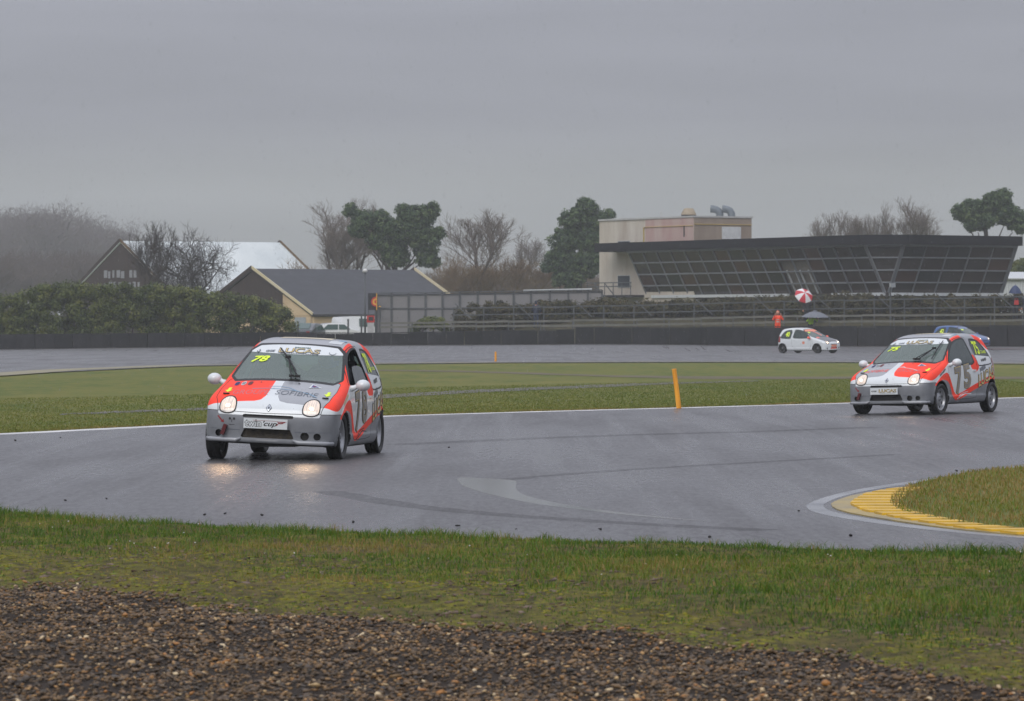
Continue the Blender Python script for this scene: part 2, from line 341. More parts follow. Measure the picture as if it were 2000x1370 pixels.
xx = np.linspace(24, 60, 41); yy = np.full(41, 244.0)
ribbon('red_kerb', np.c_[xx, yy], 0.0, 1.6, gz(xx, yy+1)+0.012, pm('dull_red_paint', (150, 66, 54), c2=(120, 84, 76), vs=0.5), kind='structure')
cx = np.linspace(-12, 60, 121); cyv = np.linspace(255.7, 279, 30); X, Y = np.meshgrid(cx, cyv)
tag(grid_sheet('bank', X, Y, gz(X, Y)+0.012, field_mat('bank_scrub_ground', [(62, 60, 42), (52, 48, 36), (74, 70, 46)], [0.6, 2.5], bump=1.0, bs=5)), kind='structure')
# ------------------------------------------------------------------ paths worn across the infield
def strip(name, up, lo, mat, z=-0.022):
    U = np.array([G(*p, -0.03) for p in up]); Lw = np.array([G(*p, -0.03) for p in lo]); n = len(U); f = np.linspace(0, n-1, 60); g_ = np.arange(n)
    U = np.c_[np.interp(f, g_, U[:, 0]), np.interp(f, g_, U[:, 1])+rng.normal(0, 0.25, 60)]; Lw = np.c_[np.interp(f, g_, Lw[:, 0]), np.interp(f, g_, Lw[:, 1])+rng.normal(0, 0.25, 60)]
    V = np.concatenate([np.c_[U, np.full(60, z)], np.c_[Lw, np.full(60, z)]]); o = mesh_np(name, V, np.array([(i, 60+i, 61+i, i+1) for i in range(59)]), mat); o['kind'] = 'structure'; return o
strip('service_path', [(690, 777), (760, 771), (900, 763), (1050, 757), (1200, 751), (1330, 747), (1480, 744)], [(690, 783), (760, 778), (900, 769), (1050, 762), (1200, 756), (1330, 750), (1480, 745.5)], PATHM)
strip('dirt_path', [(740, 723), (900, 724.5), (1050, 729), (1200, 734), (1380, 736), (1660, 736.5), (2040, 737)], [(740, 725), (900, 727.5), (1050, 732), (1200, 737), (1380, 741), (1660, 741), (2040, 741)], DIRTM)
strip('service_path', [(120, 809), (300, 801), (480, 795)], [(120, 811), (300, 805), (480, 799)], PATHM)
# ------------------------------------------------------------------ near verge
NEa = np.array(NE); GRpx = [(-200, 1140), (0, 1150), (120, 1156), (250, 1172), (420, 1188), (560, 1204), (760, 1216), (950, 1236), (1150, 1250), (1330, 1268), (1500, 1282), (1650, 1302), (1820, 1330), (2000, 1352), (2300, 1375)]
GE = np.array([G(*p, 0.03) for p in GRpx])
def near_edge(x): return np.interp(x, NEa[:, 0], NEa[:, 1])
def grav_edge(x, y=None): return np.interp(x, GE[:, 0], GE[:, 1])
def vz(x, y):
    e = near_edge(x)-y
    return 0.045*sstep(0.0, 1.2, e)-0.02*(1-sstep(0, 0.25, e)) + (0.05*(vnoise(x, y, 1.3, 3)-0.5)+0.035*(vnoise(x, y*0.6, 0.28, 4)-0.5))*sstep(0.1, 0.8, e) - 0.02*sstep(0.3, -0.5, y-grav_edge(x))
cx = np.linspace(-9, 9, 241); rt = np.concatenate([np.linspace(0, 0.7, 150), np.linspace(0.7, 1, 110)[1:]])
X = np.tile(cx, (len(rt), 1)); Y = 9.0+(near_edge(cx)[None]-9.0)*rt[:, None]
tag(grid_sheet('verge', X, Y, vz(X, Y)+0.0, VERGE), kind='structure')
# base sheet of the gravel trap, ragged along its edge
cx = np.linspace(-4.2, 4.2, 141); rt = np.linspace(0, 1, 60)
ge = grav_edge(cx)+0.7*(vnoise(cx, cx*0, 0.5, 8)-0.5)
X = np.tile(cx, (60, 1)); Y = 12.0+(ge[None]-12.0)*rt[:, None]
tag(grid_sheet('gravel_bed', X, Y, vz(X, Y)+0.008, GRAVB), kind='structure')
# ------------------------------------------------------------------ gravel stones (nobody could count them)
def ico():
    p = (1+5**0.5)/2; v = np.array([(-1, p, 0), (1, p, 0), (-1, -p, 0), (1, -p, 0), (0, -1, p), (0, 1, p), (0, -1, -p), (0, 1, -p), (p, 0, -1), (p, 0, 1), (-p, 0, -1), (-p, 0, 1)], float)
    f = np.array([(0, 11, 5), (0, 5, 1), (0, 1, 7), (0, 7, 10), (0, 10, 11), (1, 5, 9), (5, 11, 4), (11, 10, 2), (10, 7, 6), (7, 1, 8), (3, 9, 4), (3, 4, 2), (3, 2, 6), (3, 6, 8), (3, 8, 9), (4, 9, 5), (2, 4, 11), (6, 2, 10), (8, 6, 7), (9, 8, 1)])
    return v/np.linalg.norm(v[0]), f
def rocks(name, C, R, tint, mat, flatten=0.6, jit=0.22, parent=None):
    n = len(C); v, f = ico()
    q = rng.normal(size=(n, 4)); q /= np.linalg.norm(q, axis=1)[:, None]; w, x, y, z = q.T
    M = np.stack([1-2*(y*y+z*z), 2*(x*y-z*w), 2*(x*z+y*w), 2*(x*y+z*w), 1-2*(x*x+z*z), 2*(y*z-x*w), 2*(x*z-y*w), 2*(y*z+x*w), 1-2*(x*x+y*y)], -1).reshape(n, 3, 3)
    sc = np.stack([rng.uniform(0.8, 1.45, n), rng.uniform(0.7, 1.1, n), rng.uniform(0.4, 0.8, n)], -1)
    vv = v[None]*(1+rng.normal(0, jit, (n, 12, 1)))*sc[:, None, :]
    vv = np.einsum('nij,nkj->nki', M, vv); vv[:, :, 2] *= flatten
    V = (vv*R[:, None, None]+C[:, None, :]).reshape(-1, 3); F = (f[None]+12*np.arange(n)[:, None, None]).reshape(-1, 3)
    return mesh_np(name, V, F, mat, parent, smooth=False, attr=np.repeat(tint, 12))
STONE = tintmat('gravel_stone', [(48, 43, 38), (88, 70, 50), (60, 54, 46), (112, 88, 58), (92, 74, 52), (122, 92, 54), (70, 64, 56), (136, 106, 64), (156, 106, 52), (176, 146, 100), (204, 184, 148)], None, rough=0.48, spec=0.4)
n = 62000; gx = rng.uniform(-3.7, 3.7, n); gy = rng.uniform(15.2, 25.2, n)
ed = grav_edge(gx)+0.9*(vnoise(gx, gx*0, 0.5, 8)-0.5)+0.5*(vnoise(gx, gy, 0.25, 9)-0.5); keep = (gy < ed+rng.exponential(0.10, n)) & (np.abs(gx) < 0.142*gy+0.15)
gx, gy = gx[keep], gy[keep]; n = len(gx)
R = rng.uniform(0.0065, 0.0155, n)*np.where(rng.random(n) < 0.07, 1.6, 1.0)
C = np.c_[gx, gy, vz(gx, gy)+0.012+rng.uniform(0, 0.016, n)]
tn = np.where(rng.random(n) < 0.87, rng.uniform(0, 0.68, n), rng.uniform(0.6, 1.0, n))
tag(rocks('gravel', C, R, tn, STONE), 'loose brown and grey gravel filling the trap beside the verge', 'gravel', kind='stuff')
# ------------------------------------------------------------------ grass blades
def blades(name, x, y, z, h, w, tint, mat, lean=0.75):
    n = len(x); a = rng.uniform(0, 2*np.pi, n); dx, dy = np.cos(a), np.sin(a); la = rng.uniform(0, 2*np.pi, n); l = rng.uniform(0.05, lean, n)*h*1.6
    b0 = np.c_[x-dx*w/2, y-dy*w/2, z-0.006]; b1 = np.c_[x+dx*w/2, y+dy*w/2, z-0.006]
    mid = np.c_[x+np.cos(la)*l*0.35, y+np.sin(la)*l*0.35, z+h*0.62]; m0 = mid-np.c_[dx*w*0.38, dy*w*0.38, 0*w]; m1 = mid+np.c_[dx*w*0.38, dy*w*0.38, 0*w]
    tp = np.c_[x+np.cos(la)*l, y+np.sin(la)*l, z+h]
    V = np.stack([b0, b1, m1, m0, tp], 1).reshape(-1, 3); k = 5*np.arange(n)[:, None]
    F = np.concatenate([np.c_[k, k+1, k+2], np.c_[k, k+2, k+3], np.c_[k+3, k+2, k+4]])
    return mesh_np(name, V, F, mat, attr=np.repeat(tint, 5))
BLADE = tintmat('grass_blade', [(48, 78, 14), (70, 104, 20), (90, 118, 28), (112, 120, 38), (138, 118, 60), (156, 128, 80)], None, rough=0.5, trans=0.25)
n = 400000; x = rng.uniform(-5.6, 5.6, n); y = rng.uniform(17.0, 36, n); e = near_edge(x)-y
ok = (e > 0.02) & (np.abs(x) < 0.142*y+0.2) & (y > grav_edge(x)-0.1); x, y, e = x[ok], y[ok], e[ok]
g = y-grav_edge(x); wd = e+g                                         # distance from the gravel / whole width of the verge
lush = sstep(0.12, 0.66, g/wd+0.42*(vnoise(x, y*0.5, 0.9, 11)-0.5)+0.16*(vnoise(x, y*0.5, 0.3, 15)-0.5)+0.06*x/4)
pk = rng.random(len(x)) < 0.20+0.80*lush*np.clip(0.30+1.0*vnoise(x, y, 0.35, 12), 0, 1); x, y, e, lush = x[pk], y[pk], e[pk], lush[pk]
tall = 0.5+0.9*vnoise(x, y*0.5, 0.8, 13); h = (0.012+0.022*lush*tall)*rng.uniform(0.6, 1.35, len(x)) + 0.022*(e < 0.6)*rng.random(len(x))*lush; h *= 0.62+0.95*sstep(0.5, 0.75, vnoise(x, y, 0.13, 16))
dry = vnoise(x, y*0.6, 1.1, 14)
tn = np.clip(rng.normal(0.25, 0.18, len(x))+0.62*np.clip(dry-0.45, 0, 1)*2*(1-0.6*sstep(0.2, 2.6, x))-0.12*sstep(-0.5, 2.0, x)+0.14*(e < 0.5)+np.where(rng.random(len(x)) < 0.12, 0.42, 0), 0, 1)
tag(blades('verge_grass', x, y, vz(x, y), h, rng.uniform(0.003, 0.0065, len(x)), tn, BLADE), 'rough green grass along the near edge of the track', 'grass', kind='stuff')
# clods of earth and moss cushions between grass and gravel
n = 9000; x = rng.uniform(-4.5, 4.5, n); y = rng.uniform(17, 33, n); g = (y-grav_edge(x))/(near_edge(x)-grav_edge(x))
k = (g > -0.03) & (g < 0.55) & (vnoise(x, y*0.6, 0.6, 21)+0.35*rng.random(n) > 0.68) & (np.abs(x) < 0.142*y+0.2); x, y = x[k], y[k]; n = len(x)
CLOD = tintmat('earth_clod', [(60, 48, 38), (84, 68, 54), (104, 88, 74), (120, 104, 92)], None, rough=0.75)
tag(rocks('earth_clods', np.c_[x, y, vz(x, y)+0.002], rng.uniform(0.005, 0.024, n)*rng.choice([0.7, 1.0, 1.3], n), rng.random(n), CLOD, flatten=0.42, jit=0.3), 'crumbled brown earth clods between grass and gravel', 'earth', kind='stuff')
n = 30000; x = rng.uniform(-4.5, 4.5, n); y = rng.uniform(17, 31, n); g = (y-grav_edge(x))/(near_edge(x)-grav_edge(x))
k = (g > -0.02) & (g < 0.5) & (vnoise(x, y*0.5, 0.7, 22)+0.3*rng.random(n) > 0.62) & (np.abs(x) < 0.142*y+0.2); x, y = x[k], y[k]; n = len(x)
MOSS = tintmat('moss', [(82, 80, 18), (104, 102, 24), (128, 118, 32), (96, 112, 44)], None, rough=0.9)
tag(rocks('moss_cushions', np.c_[x, y, vz(x, y)-0.001], rng.uniform(0.006, 0.026, n), rng.random(n), MOSS, flatten=0.30, jit=0.3), 'yellow-green moss cushions along the gravel edge', 'moss', kind='stuff')
n = 34; x = rng.uniform(-4, 4, n); y = near_edge(x)-rng.uniform(0.4, 5.0, n)
DAISY = pm('daisy_white', (225, 222, 222), rough=0.7)
tag(rocks('daisies', np.c_[x, y, vz(x, y)+0.030], np.full(n, 0.006), rng.random(n), DAISY, flatten=0.6, jit=0.05), 'tiny white daisies dotted through the verge grass', 'daisies', kind='stuff')
# ------------------------------------------------------------------ infield grass tufts along the far edge of the near track
FEa = np.array(FE)
BLADE2 = tintmat('infield_blade', [(88, 104, 36), (102, 114, 44), (118, 118, 52), (140, 122, 64), (146, 118, 74)], None, rough=0.55, trans=0.2)
n = 150000; x = rng.uniform(-11, 14, n); t = rng.random(n)**1.8*34; y = np.interp(x, FEa[:, 0], FEa[:, 1])+0.10+t
ok = np.abs(x) < 0.133*y+0.4; x, y, t = x[ok], y[ok], t[ok]
band = np.exp(-t/1.6); h = (0.022+0.055*band*vnoise(x, y, 0.8, 31))*rng.uniform(0.6, 1.3, len(x))
tn = np.clip(rng.normal(0.26, 0.12, len(x))+0.42*band*vnoise(x, y, 1.6, 32)*1.6+0.25*(vnoise(x, y*0.3, 3.0, 33)-0.5), 0, 1)
tag(blades('infield_grass', x, y, np.full(len(x), -0.03), h, rng.uniform(0.010, 0.022, len(x)), tn, BLADE2), 'short olive grass of the infield behind the track', 'grass', kind='stuff')
# ------------------------------------------------------------------ kerb island on the inside of the bend
isl_px = [(2000, 917), (1930, 922), (1860, 933), (1790, 948), (1752, 965), (1735, 985), (1752, 1001), (1803, 1013), (1900, 1030), (2000, 1038)]
isl = [G(*p) for p in isl_px]; ring = isl + [(9.5, 27.5), (16, 24), (22, 40), (16, 62)]
def chaikin(p, it=2, closed=True):
    p = np.array(p, float)
    for _ in range(it):
        q = np.roll(p, -1, 0); a = p*0.75+q*0.25; b = p*0.25+q*0.75; p = np.stack([a, b], 1).reshape(-1, p.shape[1])
    return p
ISL = chaikin(ring, 1)
flat('island_grass_bed', ISL, 0.024, GRASSF)
O = [(2100, 892), (2000, 909), (1860, 930), (1700, 951), (1620, 968), (1582, 982), (1572, 990), (1590, 1003), (1700, 1022), (1850, 1040), (2000, 1052), (2200, 1066)]
I = [(2100, 897), (2000, 913), (1865, 934), (1710, 955), (1642, 970), (1612, 983), (1606, 990), (1626, 1001), (1716, 1017), (1856, 1035), (2000, 1047), (2200, 1062)]
quadstrip('edge_line', smooth_open([G(*p) for p in O]), smooth_open([G(*p) for p in I]), 0.0012, pm('wet_white_line', (158, 160, 162), rough=0.25, c2=(104, 106, 110), vs=0.9), track)
kerb = thing('kerb', 'yellow ribbed kerb round the grass island on the inside of the bend', 'kerb', (*G(1700, 990), 0))
def kl(p): return tuple(np.array(G(*p))-np.array(kerb.location[:2]))
YEL = pm('kerb_yellow', (222, 176, 30), rough=0.45, c2=(182, 146, 40), vs=2.2, bump=0.2, bs=14)
KBASE = pm('kerb_concrete', (176, 150, 66), rough=0.4, c2=(122, 116, 96), vs=1.4, bump=0.1)
kb = [(1800, 953), (1740, 956), (1668, 968), (1632, 980), (1620, 988), (1641, 1000), (1722, 1015), (1852, 1034), (2000, 1048), (2200, 1061), (2200, 1046), (2000, 1034), (1880, 1022), (1790, 1004), (1760, 985), (1780, 962)]
mb = MB(); kbs = chaikin([kl(p) for p in kb], 1); mb.prism(kbs, -0.01, 0.010); mb.build('base', KBASE, kerb)
xl_y, xl_x = [954, 957, 960, 968, 980, 988, 1000, 1015, 1035, 1049, 1062], [1800, 1760, 1730, 1690, 1668, 1660, 1684, 1752, 1880, 2010, 2180]
xr_y, xr_x = [954, 958, 965, 985, 1001, 1013, 1030, 1040, 1062], [1802, 1800, 1778, 1752, 1775, 1822, 1920, 2030, 2300]
for i, py in enumerate(np.arange(956.5, 1058, 5.4)):
    q = []
    for yy_ in (py, py+3.5):
        q.append((np.interp(yy_, xl_y, xl_x), yy_)); q.append((np.interp(yy_, xr_y, xr_x), yy_))
    if q[1][0]-q[0][0] < 8: continue
    mb = MB(); mb.prism([kl(p) for p in (q[0], q[1], q[3], q[2])], 0.008, 0.026); mb.build('rib', YEL, kerb)
# island grass
def inpoly(x, y, poly):
    c = np.zeros(len(x), bool); p = np.asarray(poly)
    for (x0, y0_), (x1, y1_) in zip(p, np.roll(p, -1, 0)):
        k = ((y0_ > y) != (y1_ > y)) & (x < (x1-x0)*(y-y0_)/((y1_-y0_)+1e-12)+x0); c ^= k
    return c
n = 70000; x = rng.uniform(2.5, 8, n); y = rng.uniform(27, 52, n); k = inpoly(x, y, ISL) & (x < 0.133*y+0.4); x, y = x[k], y[k]
tn = np.clip(rng.normal(0.78, 0.16, len(x))-0.30*(vnoise(x, y*0.5, 0.8, 41)-0.4), 0, 1)
tag(blades('island_grass', x, y, np.full(len(x), 0.03), 0.034*rng.uniform(0.5, 1.3, len(x)), rng.uniform(0.005, 0.009, len(x)), tn, BLADE), 'short brownish grass on the island inside the yellow kerb', 'grass', kind='stuff')
# crumbs of rubber on the tarmac
CR = pm('rubber_crumb', (28, 26, 25), rough=0.6)
for px, py in ((128, 979), (208, 976), (400, 1007), (440, 1005), (511, 1008), (894, 1029), (1008, 1036), (1172, 1036), (1386, 1051), (1661, 1048), (690, 1022), (876, 875), (30, 862), (118, 856), (1560, 1000), (1868, 921)):
    x0, y0_ = G(px, py)
    o = rocks('rubber_crumb', np.array([[0, 0, 0.008]]), np.array([rng.uniform(0.012, 0.02)]), np.array([0.5]), CR, flatten=0.6); o.location = (x0, y0_, 0.001)
    tag(o, 'small black crumb of tyre rubber lying on the wet track', 'rubber crumb', 'crumbs of rubber on the track')
# ------------------------------------------------------------------ yellow marker posts
POST = pm('yellow_post_paint', (246, 172, 44), rough=0.5, c2=(214, 140, 36), vs=9, stretch=(1, 1, 0.25))
def marker(px, py, ptop, D, r, lean, label):
    x0 = PX(px, D); h = (py-ptop)/FPX*D
    t = thing('marker_post', label, 'post', (x0, D, -0.03))
    m = MB(); top = (lean*h, 0.01, h); m.tube([(0, 0, -0.05), (lean*h*0.5, 0.005, h*0.5), top], [r*1.05, r, r*0.95], 14); m.build('tube', POST, t, smooth=True, auto=True)
    m = MB(); m.tube([top, (top[0]+lean*0.01, 0.01, h+0.012)], [r*1.06, r*0.9], 14); m.build('cap', POST, t)
D1 = G(1327, 801, -0.03)[1]; marker(1327, 801, 722, D1, 0.045, -0.13, 'yellow plastic marker post leaning over at the track edge')
D2 = G(968, 707.5, -0.03)[1]; marker(968, 707.5, 688, D2, 0.045, 0.0, 'small upright yellow marker post beside the far straight')
# ------------------------------------------------------------------ implicit surfaces: meshing, clipping into parts
def sdf_poly(poly, x, y):
    p = np.asarray(poly, float); x = np.asarray(x, float); y = np.asarray(y, float)
    d = np.full(x.shape, 1e9); ins = np.zeros(x.shape, bool)
    for (x0, y0), (x1, y1) in zip(p, np.roll(p, -1, 0)):
        ex, ey = x1-x0, y1-y0; t = np.clip(((x-x0)*ex+(y-y0)*ey)/(ex*ex+ey*ey+1e-15), 0, 1)
        d = np.minimum(d, (x-x0-ex*t)**2+(y-y0-ey*t)**2)
        k = ((y0 > y) != (y1 > y)) & (x < (x1-x0)*(y-y0)/((y1-y0)+1e-15)+x0); ins ^= k
    d = np.sqrt(d); return np.where(ins, -d, d)
class Tab:
    """table of a 2-D signed distance, read bilinearly"""
    def __init__(s, poly, lo, hi, h=0.01):
        s.lo = np.array(lo); s.h = h; nx, ny = [int((hi[i]-lo[i])/h)+2 for i in (0, 1)]
        gx, gy = np.meshgrid(lo[0]+h*np.arange(nx), lo[1]+h*np.arange(ny), indexing='ij'); s.T = sdf_poly(poly, gx, gy); s.n = (nx, ny)
    def __call__(s, x, y):
        a = np.clip((x-s.lo[0])/s.h, 0, s.n[0]-1.001); b = np.clip((y-s.lo[1])/s.h, 0, s.n[1]-1.001); i = a.astype(int); j = b.astype(int); f = a-i; g = b-j; T = s.T
        return (T[i, j]*(1-f)+T[i+1, j]*f)*(1-g)+(T[i, j+1]*(1-f)+T[i+1, j+1]*f)*g
def smax(a, b, k):
    h = np.clip(0.5+0.5*(a-b)/k, 0, 1); return b*(1-h)+a*h+k*h*(1-h)
def grad(Fn, V, e=2e-3):
    g = np.empty_like(V)
    for i in range(3):
        d = np.zeros(3); d[i] = e; g[:, i] = (Fn(V+d)-Fn(V-d))/(2*e)
    return g
def surface_nets(Fn, lo, hi, h, newton=4):
    ax = [np.arange(lo[i], hi[i]+h, h) for i in range(3)]; n = [len(a) for a in ax]
    gx, gy, gzz = np.meshgrid(*ax, indexing='ij'); F = Fn(np.stack([gx, gy, gzz], -1).reshape(-1, 3)).reshape(n)
    cnt = np.zeros([k-1 for k in n]); acc = np.zeros([k-1 for k in n]+[3])
    S = F < 0
    def sl(o): return tuple(slice(o[i], n[i]-1+o[i]) for i in range(3))
    import itertools
    for a in range(3):
        others = [b for b in range(3) if b != a]
        for u, v in itertools.product((0, 1), (0, 1)):
            o0 = [0, 0, 0]; o0[others[0]] = u; o0[others[1]] = v; o1 = list(o0); o1[a] = 1
            f0, f1 = F[sl(o0)], F[sl(o1)]; c = (f0 < 0) != (f1 < 0); t = np.where(c, f0/(f0-f1+1e-20), 0)
            cnt += c; off = np.zeros(cnt.shape+(3,))
            for i in range(3): off[..., i] = o0[i]
            off[..., a] = t; acc += off*c[..., None]
    act = cnt > 0; idx = -np.ones(cnt.shape, int); idx[act] = np.arange(act.sum())
    ij = np.argwhere(act); V = (ij+acc[act]/cnt[act][:, None])*h+np.array([a[0] for a in ax])
    Q = []
    for a in range(3):
        b, c = [(1, 2), (2, 0), (0, 1)][a]
        s0 = [slice(1, n[i]-1) for i in range(3)]; s0[a] = slice(0, n[a]-1); s1 = list(s0); s1[a] = slice(1, n[a])
        A, B = S[tuple(s0)], S[tuple(s1)]; ch = np.argwhere(A != B)
        if not len(ch): continue
        base = ch.copy()
        for i in range(3):
            if i != a: base[:, i] += 1
        flip = A[tuple(ch.T)]
        def cell(db, dc):
            k = base.copy(); k[:, b] += db; k[:, c] += dc; return idx[tuple(k.T)]
        q = np.stack([cell(-1, -1), cell(0, -1), cell(0, 0), cell(-1, 0)], -1); q[~flip] = q[~flip][:, ::-1]; Q.append(q)
    Q = np.concatenate(Q)
    for _ in range(newton):
        g = grad(Fn, V); st = Fn(V)[:, None]*g/((g*g).sum(1)[:, None]+1e-9); ln = np.linalg.norm(st, axis=1)[:, None]; V = V-st*np.minimum(1, h*0.5/(ln+1e-9))
    N = grad(Fn, V, 4e-3); N /= np.linalg.norm(N, axis=1)[:, None]+1e-9
    return V, N, Q
class Skin:
    """a meshed surface that is cut along scalar fields into regions with clean edges"""
    def __init__(s, V, N, Q): s.V = V; s.N = N; s.polys = [tuple(q) for q in Q.tolist()]
    def split(s, polys, fn):
        val = fn(s.V, s.N); vl = val.tolist(); ins = []; outs = []; newV = []; newN = []; cache = {}; base = len(s.V); V, N = s.V, s.N
        for p in polys:
            sg = [vl[i] < 0 for i in p]
            if all(sg): ins.append(p); continue
            if not any(sg): outs.append(p); continue
            a = []; b = []; k = len(p)
            for i in range(k):
                u, w = p[i], p[(i+1) % k]; (a if sg[i] else b).append(u)
                if sg[i] != sg[(i+1) % k]:
                    key = (u, w) if u < w else (w, u); c = cache.get(key)
                    if c is None:
                        t = vl[key[0]]/(vl[key[0]]-vl[key[1]]); c = base+len(newV); cache[key] = c
                        newV.append(V[key[0]]*(1-t)+V[key[1]]*t); newN.append(N[key[0]]*(1-t)+N[key[1]]*t)
                    a.append(c); b.append(c)
            if len(a) > 2: ins.append(tuple(a))
            if len(b) > 2: outs.append(tuple(b))
        if newV:
            nn = np.array(newN); nn /= np.linalg.norm(nn, axis=1)[:, None]+1e-9
            s.V = np.concatenate([V, np.array(newV)]); s.N = np.concatenate([N, nn])
        return ins, outs
    def build(s, name, groups, parent, off=0.0, flip=False, mats=None):
        """groups: list of (polys, material)"""
        polys = []; mi = []; ml = []
        for g, m in groups:
            if not g: continue
            if m not in ml: ml.append(m)
            k = ml.index(m); polys += g; mi += [k]*len(g)
        if not polys: return None
        used = np.unique(np.concatenate([np.array(p) for p in polys])); mp_ = -np.ones(len(s.V), int); mp_[used] = np.arange(len(used)); V = s.V[used]+s.N[used]*off; N = s.N[used]
        F = [tuple(mp_[list(p)]) for p in polys]
        if flip: F = [f[::-1] for f in F]; N = -N
        return mesh_np(name, V, F, ml, parent, smooth=True, midx=mi, normals=N)
# ------------------------------------------------------------------ the small one-box hatchback shell (x forward, y left, z up)
def sm2(p, it=2): return chaikin(p, it)
side_prof = [(1.60, 0.165), (1.725, 0.175), (1.735, 0.215), (1.715, 0.245), (1.722, 0.34), (1.715, 0.46), (1.685, 0.535), (1.645, 0.60), (1.56, 0.675), (1.40, 0.745), (1.10, 0.83), (0.80, 0.915), (0.60, 1.03), (0.38, 1.15), (0.16, 1.265), (-0.02, 1.335), (-0.25, 1.378), (-0.60, 1.402), (-0.95, 1.395), (-1.22, 1.365), (-1.38, 1.32), (-1.46, 1.22), (-1.55, 1.02), (-1.62, 0.85), (-1.68, 0.68), (-1.715, 0.52), (-1.715, 0.32), (-1.66, 0.22), (-1.5, 0.19), (-0.9, 0.165), (0.9, 0.165)]
TS = Tab(sm2(side_prof), (-2.1, -0.3), (2.1, 1.9))
plan_h = [(1.735, 0.0), (1.73, 0.30), (1.69, 0.55), (1.62, 0.69), (1.50, 0.765), (1.30, 0.795), (0.9, 0.80), (0.2, 0.808), (-0.6, 0.812), (-1.2, 0.80), (-1.45, 0.765), (-1.6, 0.68), (-1.68, 0.50), (-1.715, 0.25), (-1.72, 0.0)]
TP = Tab(sm2(plan_h + [(a, -b) for a, b in plan_h[::-1][1:-1]]), (-2.1, -0.2), (2.1, 1.3))
tum = [(0.70, 0.10), (0.775, 0.17), (0.80, 0.26), (0.812, 0.42), (0.808, 0.58), (0.792, 0.72), (0.762, 0.84), (0.728, 0.93), (0.672, 1.06), (0.618, 1.18), (0.575, 1.28), (0.54, 1.36), (0.50, 1.46), (0.46, 1.60)]
TT = Tab(sm2(tum + [(-a, b) for a, b in tum[::-1]]), (-0.2, -0.3), (1.3, 1.9))
AX_F, AX_R, WR, ARCH = 1.09, -1.255, 0.264, 0.304
def carF(p):
    x, y, z = p[:, 0], p[:, 1], p[:, 2]; ay = np.abs(y); y2 = y*y
    xs_ = x+0.13*y2*sstep(-0.5, 0.5, x)-0.09*y2*sstep(-0.6, -1.4, x)
    a = TS(xs_, z+0.055*y2*sstep(0.5, 0.9, z))
    b = TP(x, ay); c = TT(ay, z+0.10*sstep(0.4, 1.6, x)*sstep(0.5, 0.8, z))
    f = smax(smax(a, b, 0.10), c, 0.09)
    rf = np.hypot(x-AX_F, z-WR); rr = np.hypot(x-AX_R, z-WR); r = np.minimum(rf, rr)
    f = f-0.014*np.exp(-((r-ARCH)/0.035)**2)*(ay > 0.6)-0.016*sstep(0.33, 0.29, z)*sstep(0.62, 0.7, ay)*(np.abs(x) < 0.9)
    arch = np.maximum(r-ARCH, 0.50-ay)
    return np.maximum(f, -arch)
def trace(p, d, it=60):
    p = np.array(p, float); d = np.asarray(d, float)
    for _ in range(it): p = p+d*np.clip(carF(p), -0.05, 0.2)[:, None]*0.9
    return p
_skins = {}
def car_skin(h):
    if h not in _skins: _skins[h] = surface_nets(carF, (-1.80, -0.90, 0.10), (1.80, 0.90, 1.46), h)
    return _skins[h]
# ---- fields
def f_side(poly, sgn, ymin=0.42):
    q = sm2(poly, 1)
    return lambda V, N: np.maximum(sdf_poly(q, V[:, 0], V[:, 2]), ymin-sgn*V[:, 1])
def f_front(poly, xmin=0.2, it=1):
    q = sm2(poly, it); return lambda V, N: np.maximum(sdf_poly(q, V[:, 1], V[:, 2]), xmin-V[:, 0])
def f_top(poly, zmin=0.5):
    q = np.array(poly); return lambda V, N: np.maximum(sdf_poly(q, V[:, 1], V[:, 0]), zmin-V[:, 2])
def grow(fn, d): return lambda V, N: fn(V, N)-d
WSC = [(-0.655, 0.885), (-0.35, 0.912), (0, 0.922), (0.35, 0.912), (0.655, 0.885), (0.60, 1.07), (0.525, 1.288), (0.27, 1.312), (0, 1.318), (-0.27, 1.312), (-0.525, 1.288), (-0.60, 1.07)]
DWIN = [(0.62, 0.865), (0.55, 0.94), (0.30, 1.11), (0.10, 1.215), (-0.10, 1.265), (-0.30, 1.285), (-0.445, 1.288), (-0.475, 1.24), (-0.515, 1.0), (-0.53, 0.855), (0.0, 0.845)]
QWIN = [(-0.635, 1.275), (-0.90, 1.275), (-1.10, 1.235), (-1.25, 1.10), (-1.345, 0.93), (-1.355, 0.87), (-1.28, 0.845), (-0.74, 0.815), (-0.685, 0.85)]
RWIN = [(-0.56, 0.98), (0.56, 0.98), (0.50, 1.24), (-0.50, 1.24)]
DOOR = [(0.70, 0.84), (0.60, 0.95), (0.32, 1.145), (0.10, 1.255), (-0.15, 1.312), (-0.50, 1.325), (-0.555, 1.30), (-0.60, 1.0), (-0.625, 0.80), (-0.60, 0.50), (-0.50, 0.30), (-0.44, 0.245), (0.45, 0.235), (0.62, 0.26), (0.70, 0.45), (0.715, 0.7)]
BON = [(-0.655, 0.78), (0.655, 0.78), (0.675, 1.10), (0.66, 1.45), (0.60, 1.62), (0.45, 1.80), (-0.45, 1.80), (-0.60, 1.62), (-0.66, 1.45), (-0.675, 1.10)]
HL = [(0.86*a_, 0.60+0.86*(b_-0.60)) for a_, b_ in [(-0.10, 0.54), (-0.04, 0.515), (0.04, 0.515), (0.10, 0.54), (0.106, 0.60), (0.098, 0.66), (0.06, 0.705), (0.0, 0.72), (-0.06, 0.705), (-0.098, 0.66), (-0.106, 0.60)]]
def shift(poly, dy, dz=0.0): return [(a+dy, b+dz) for a, b in poly]
def circ(c, r, n=14): return [(c[0]+r*math.cos(2*math.pi*i/n), c[1]+r*math.sin(2*math.pi*i/n)) for i in range(n)]
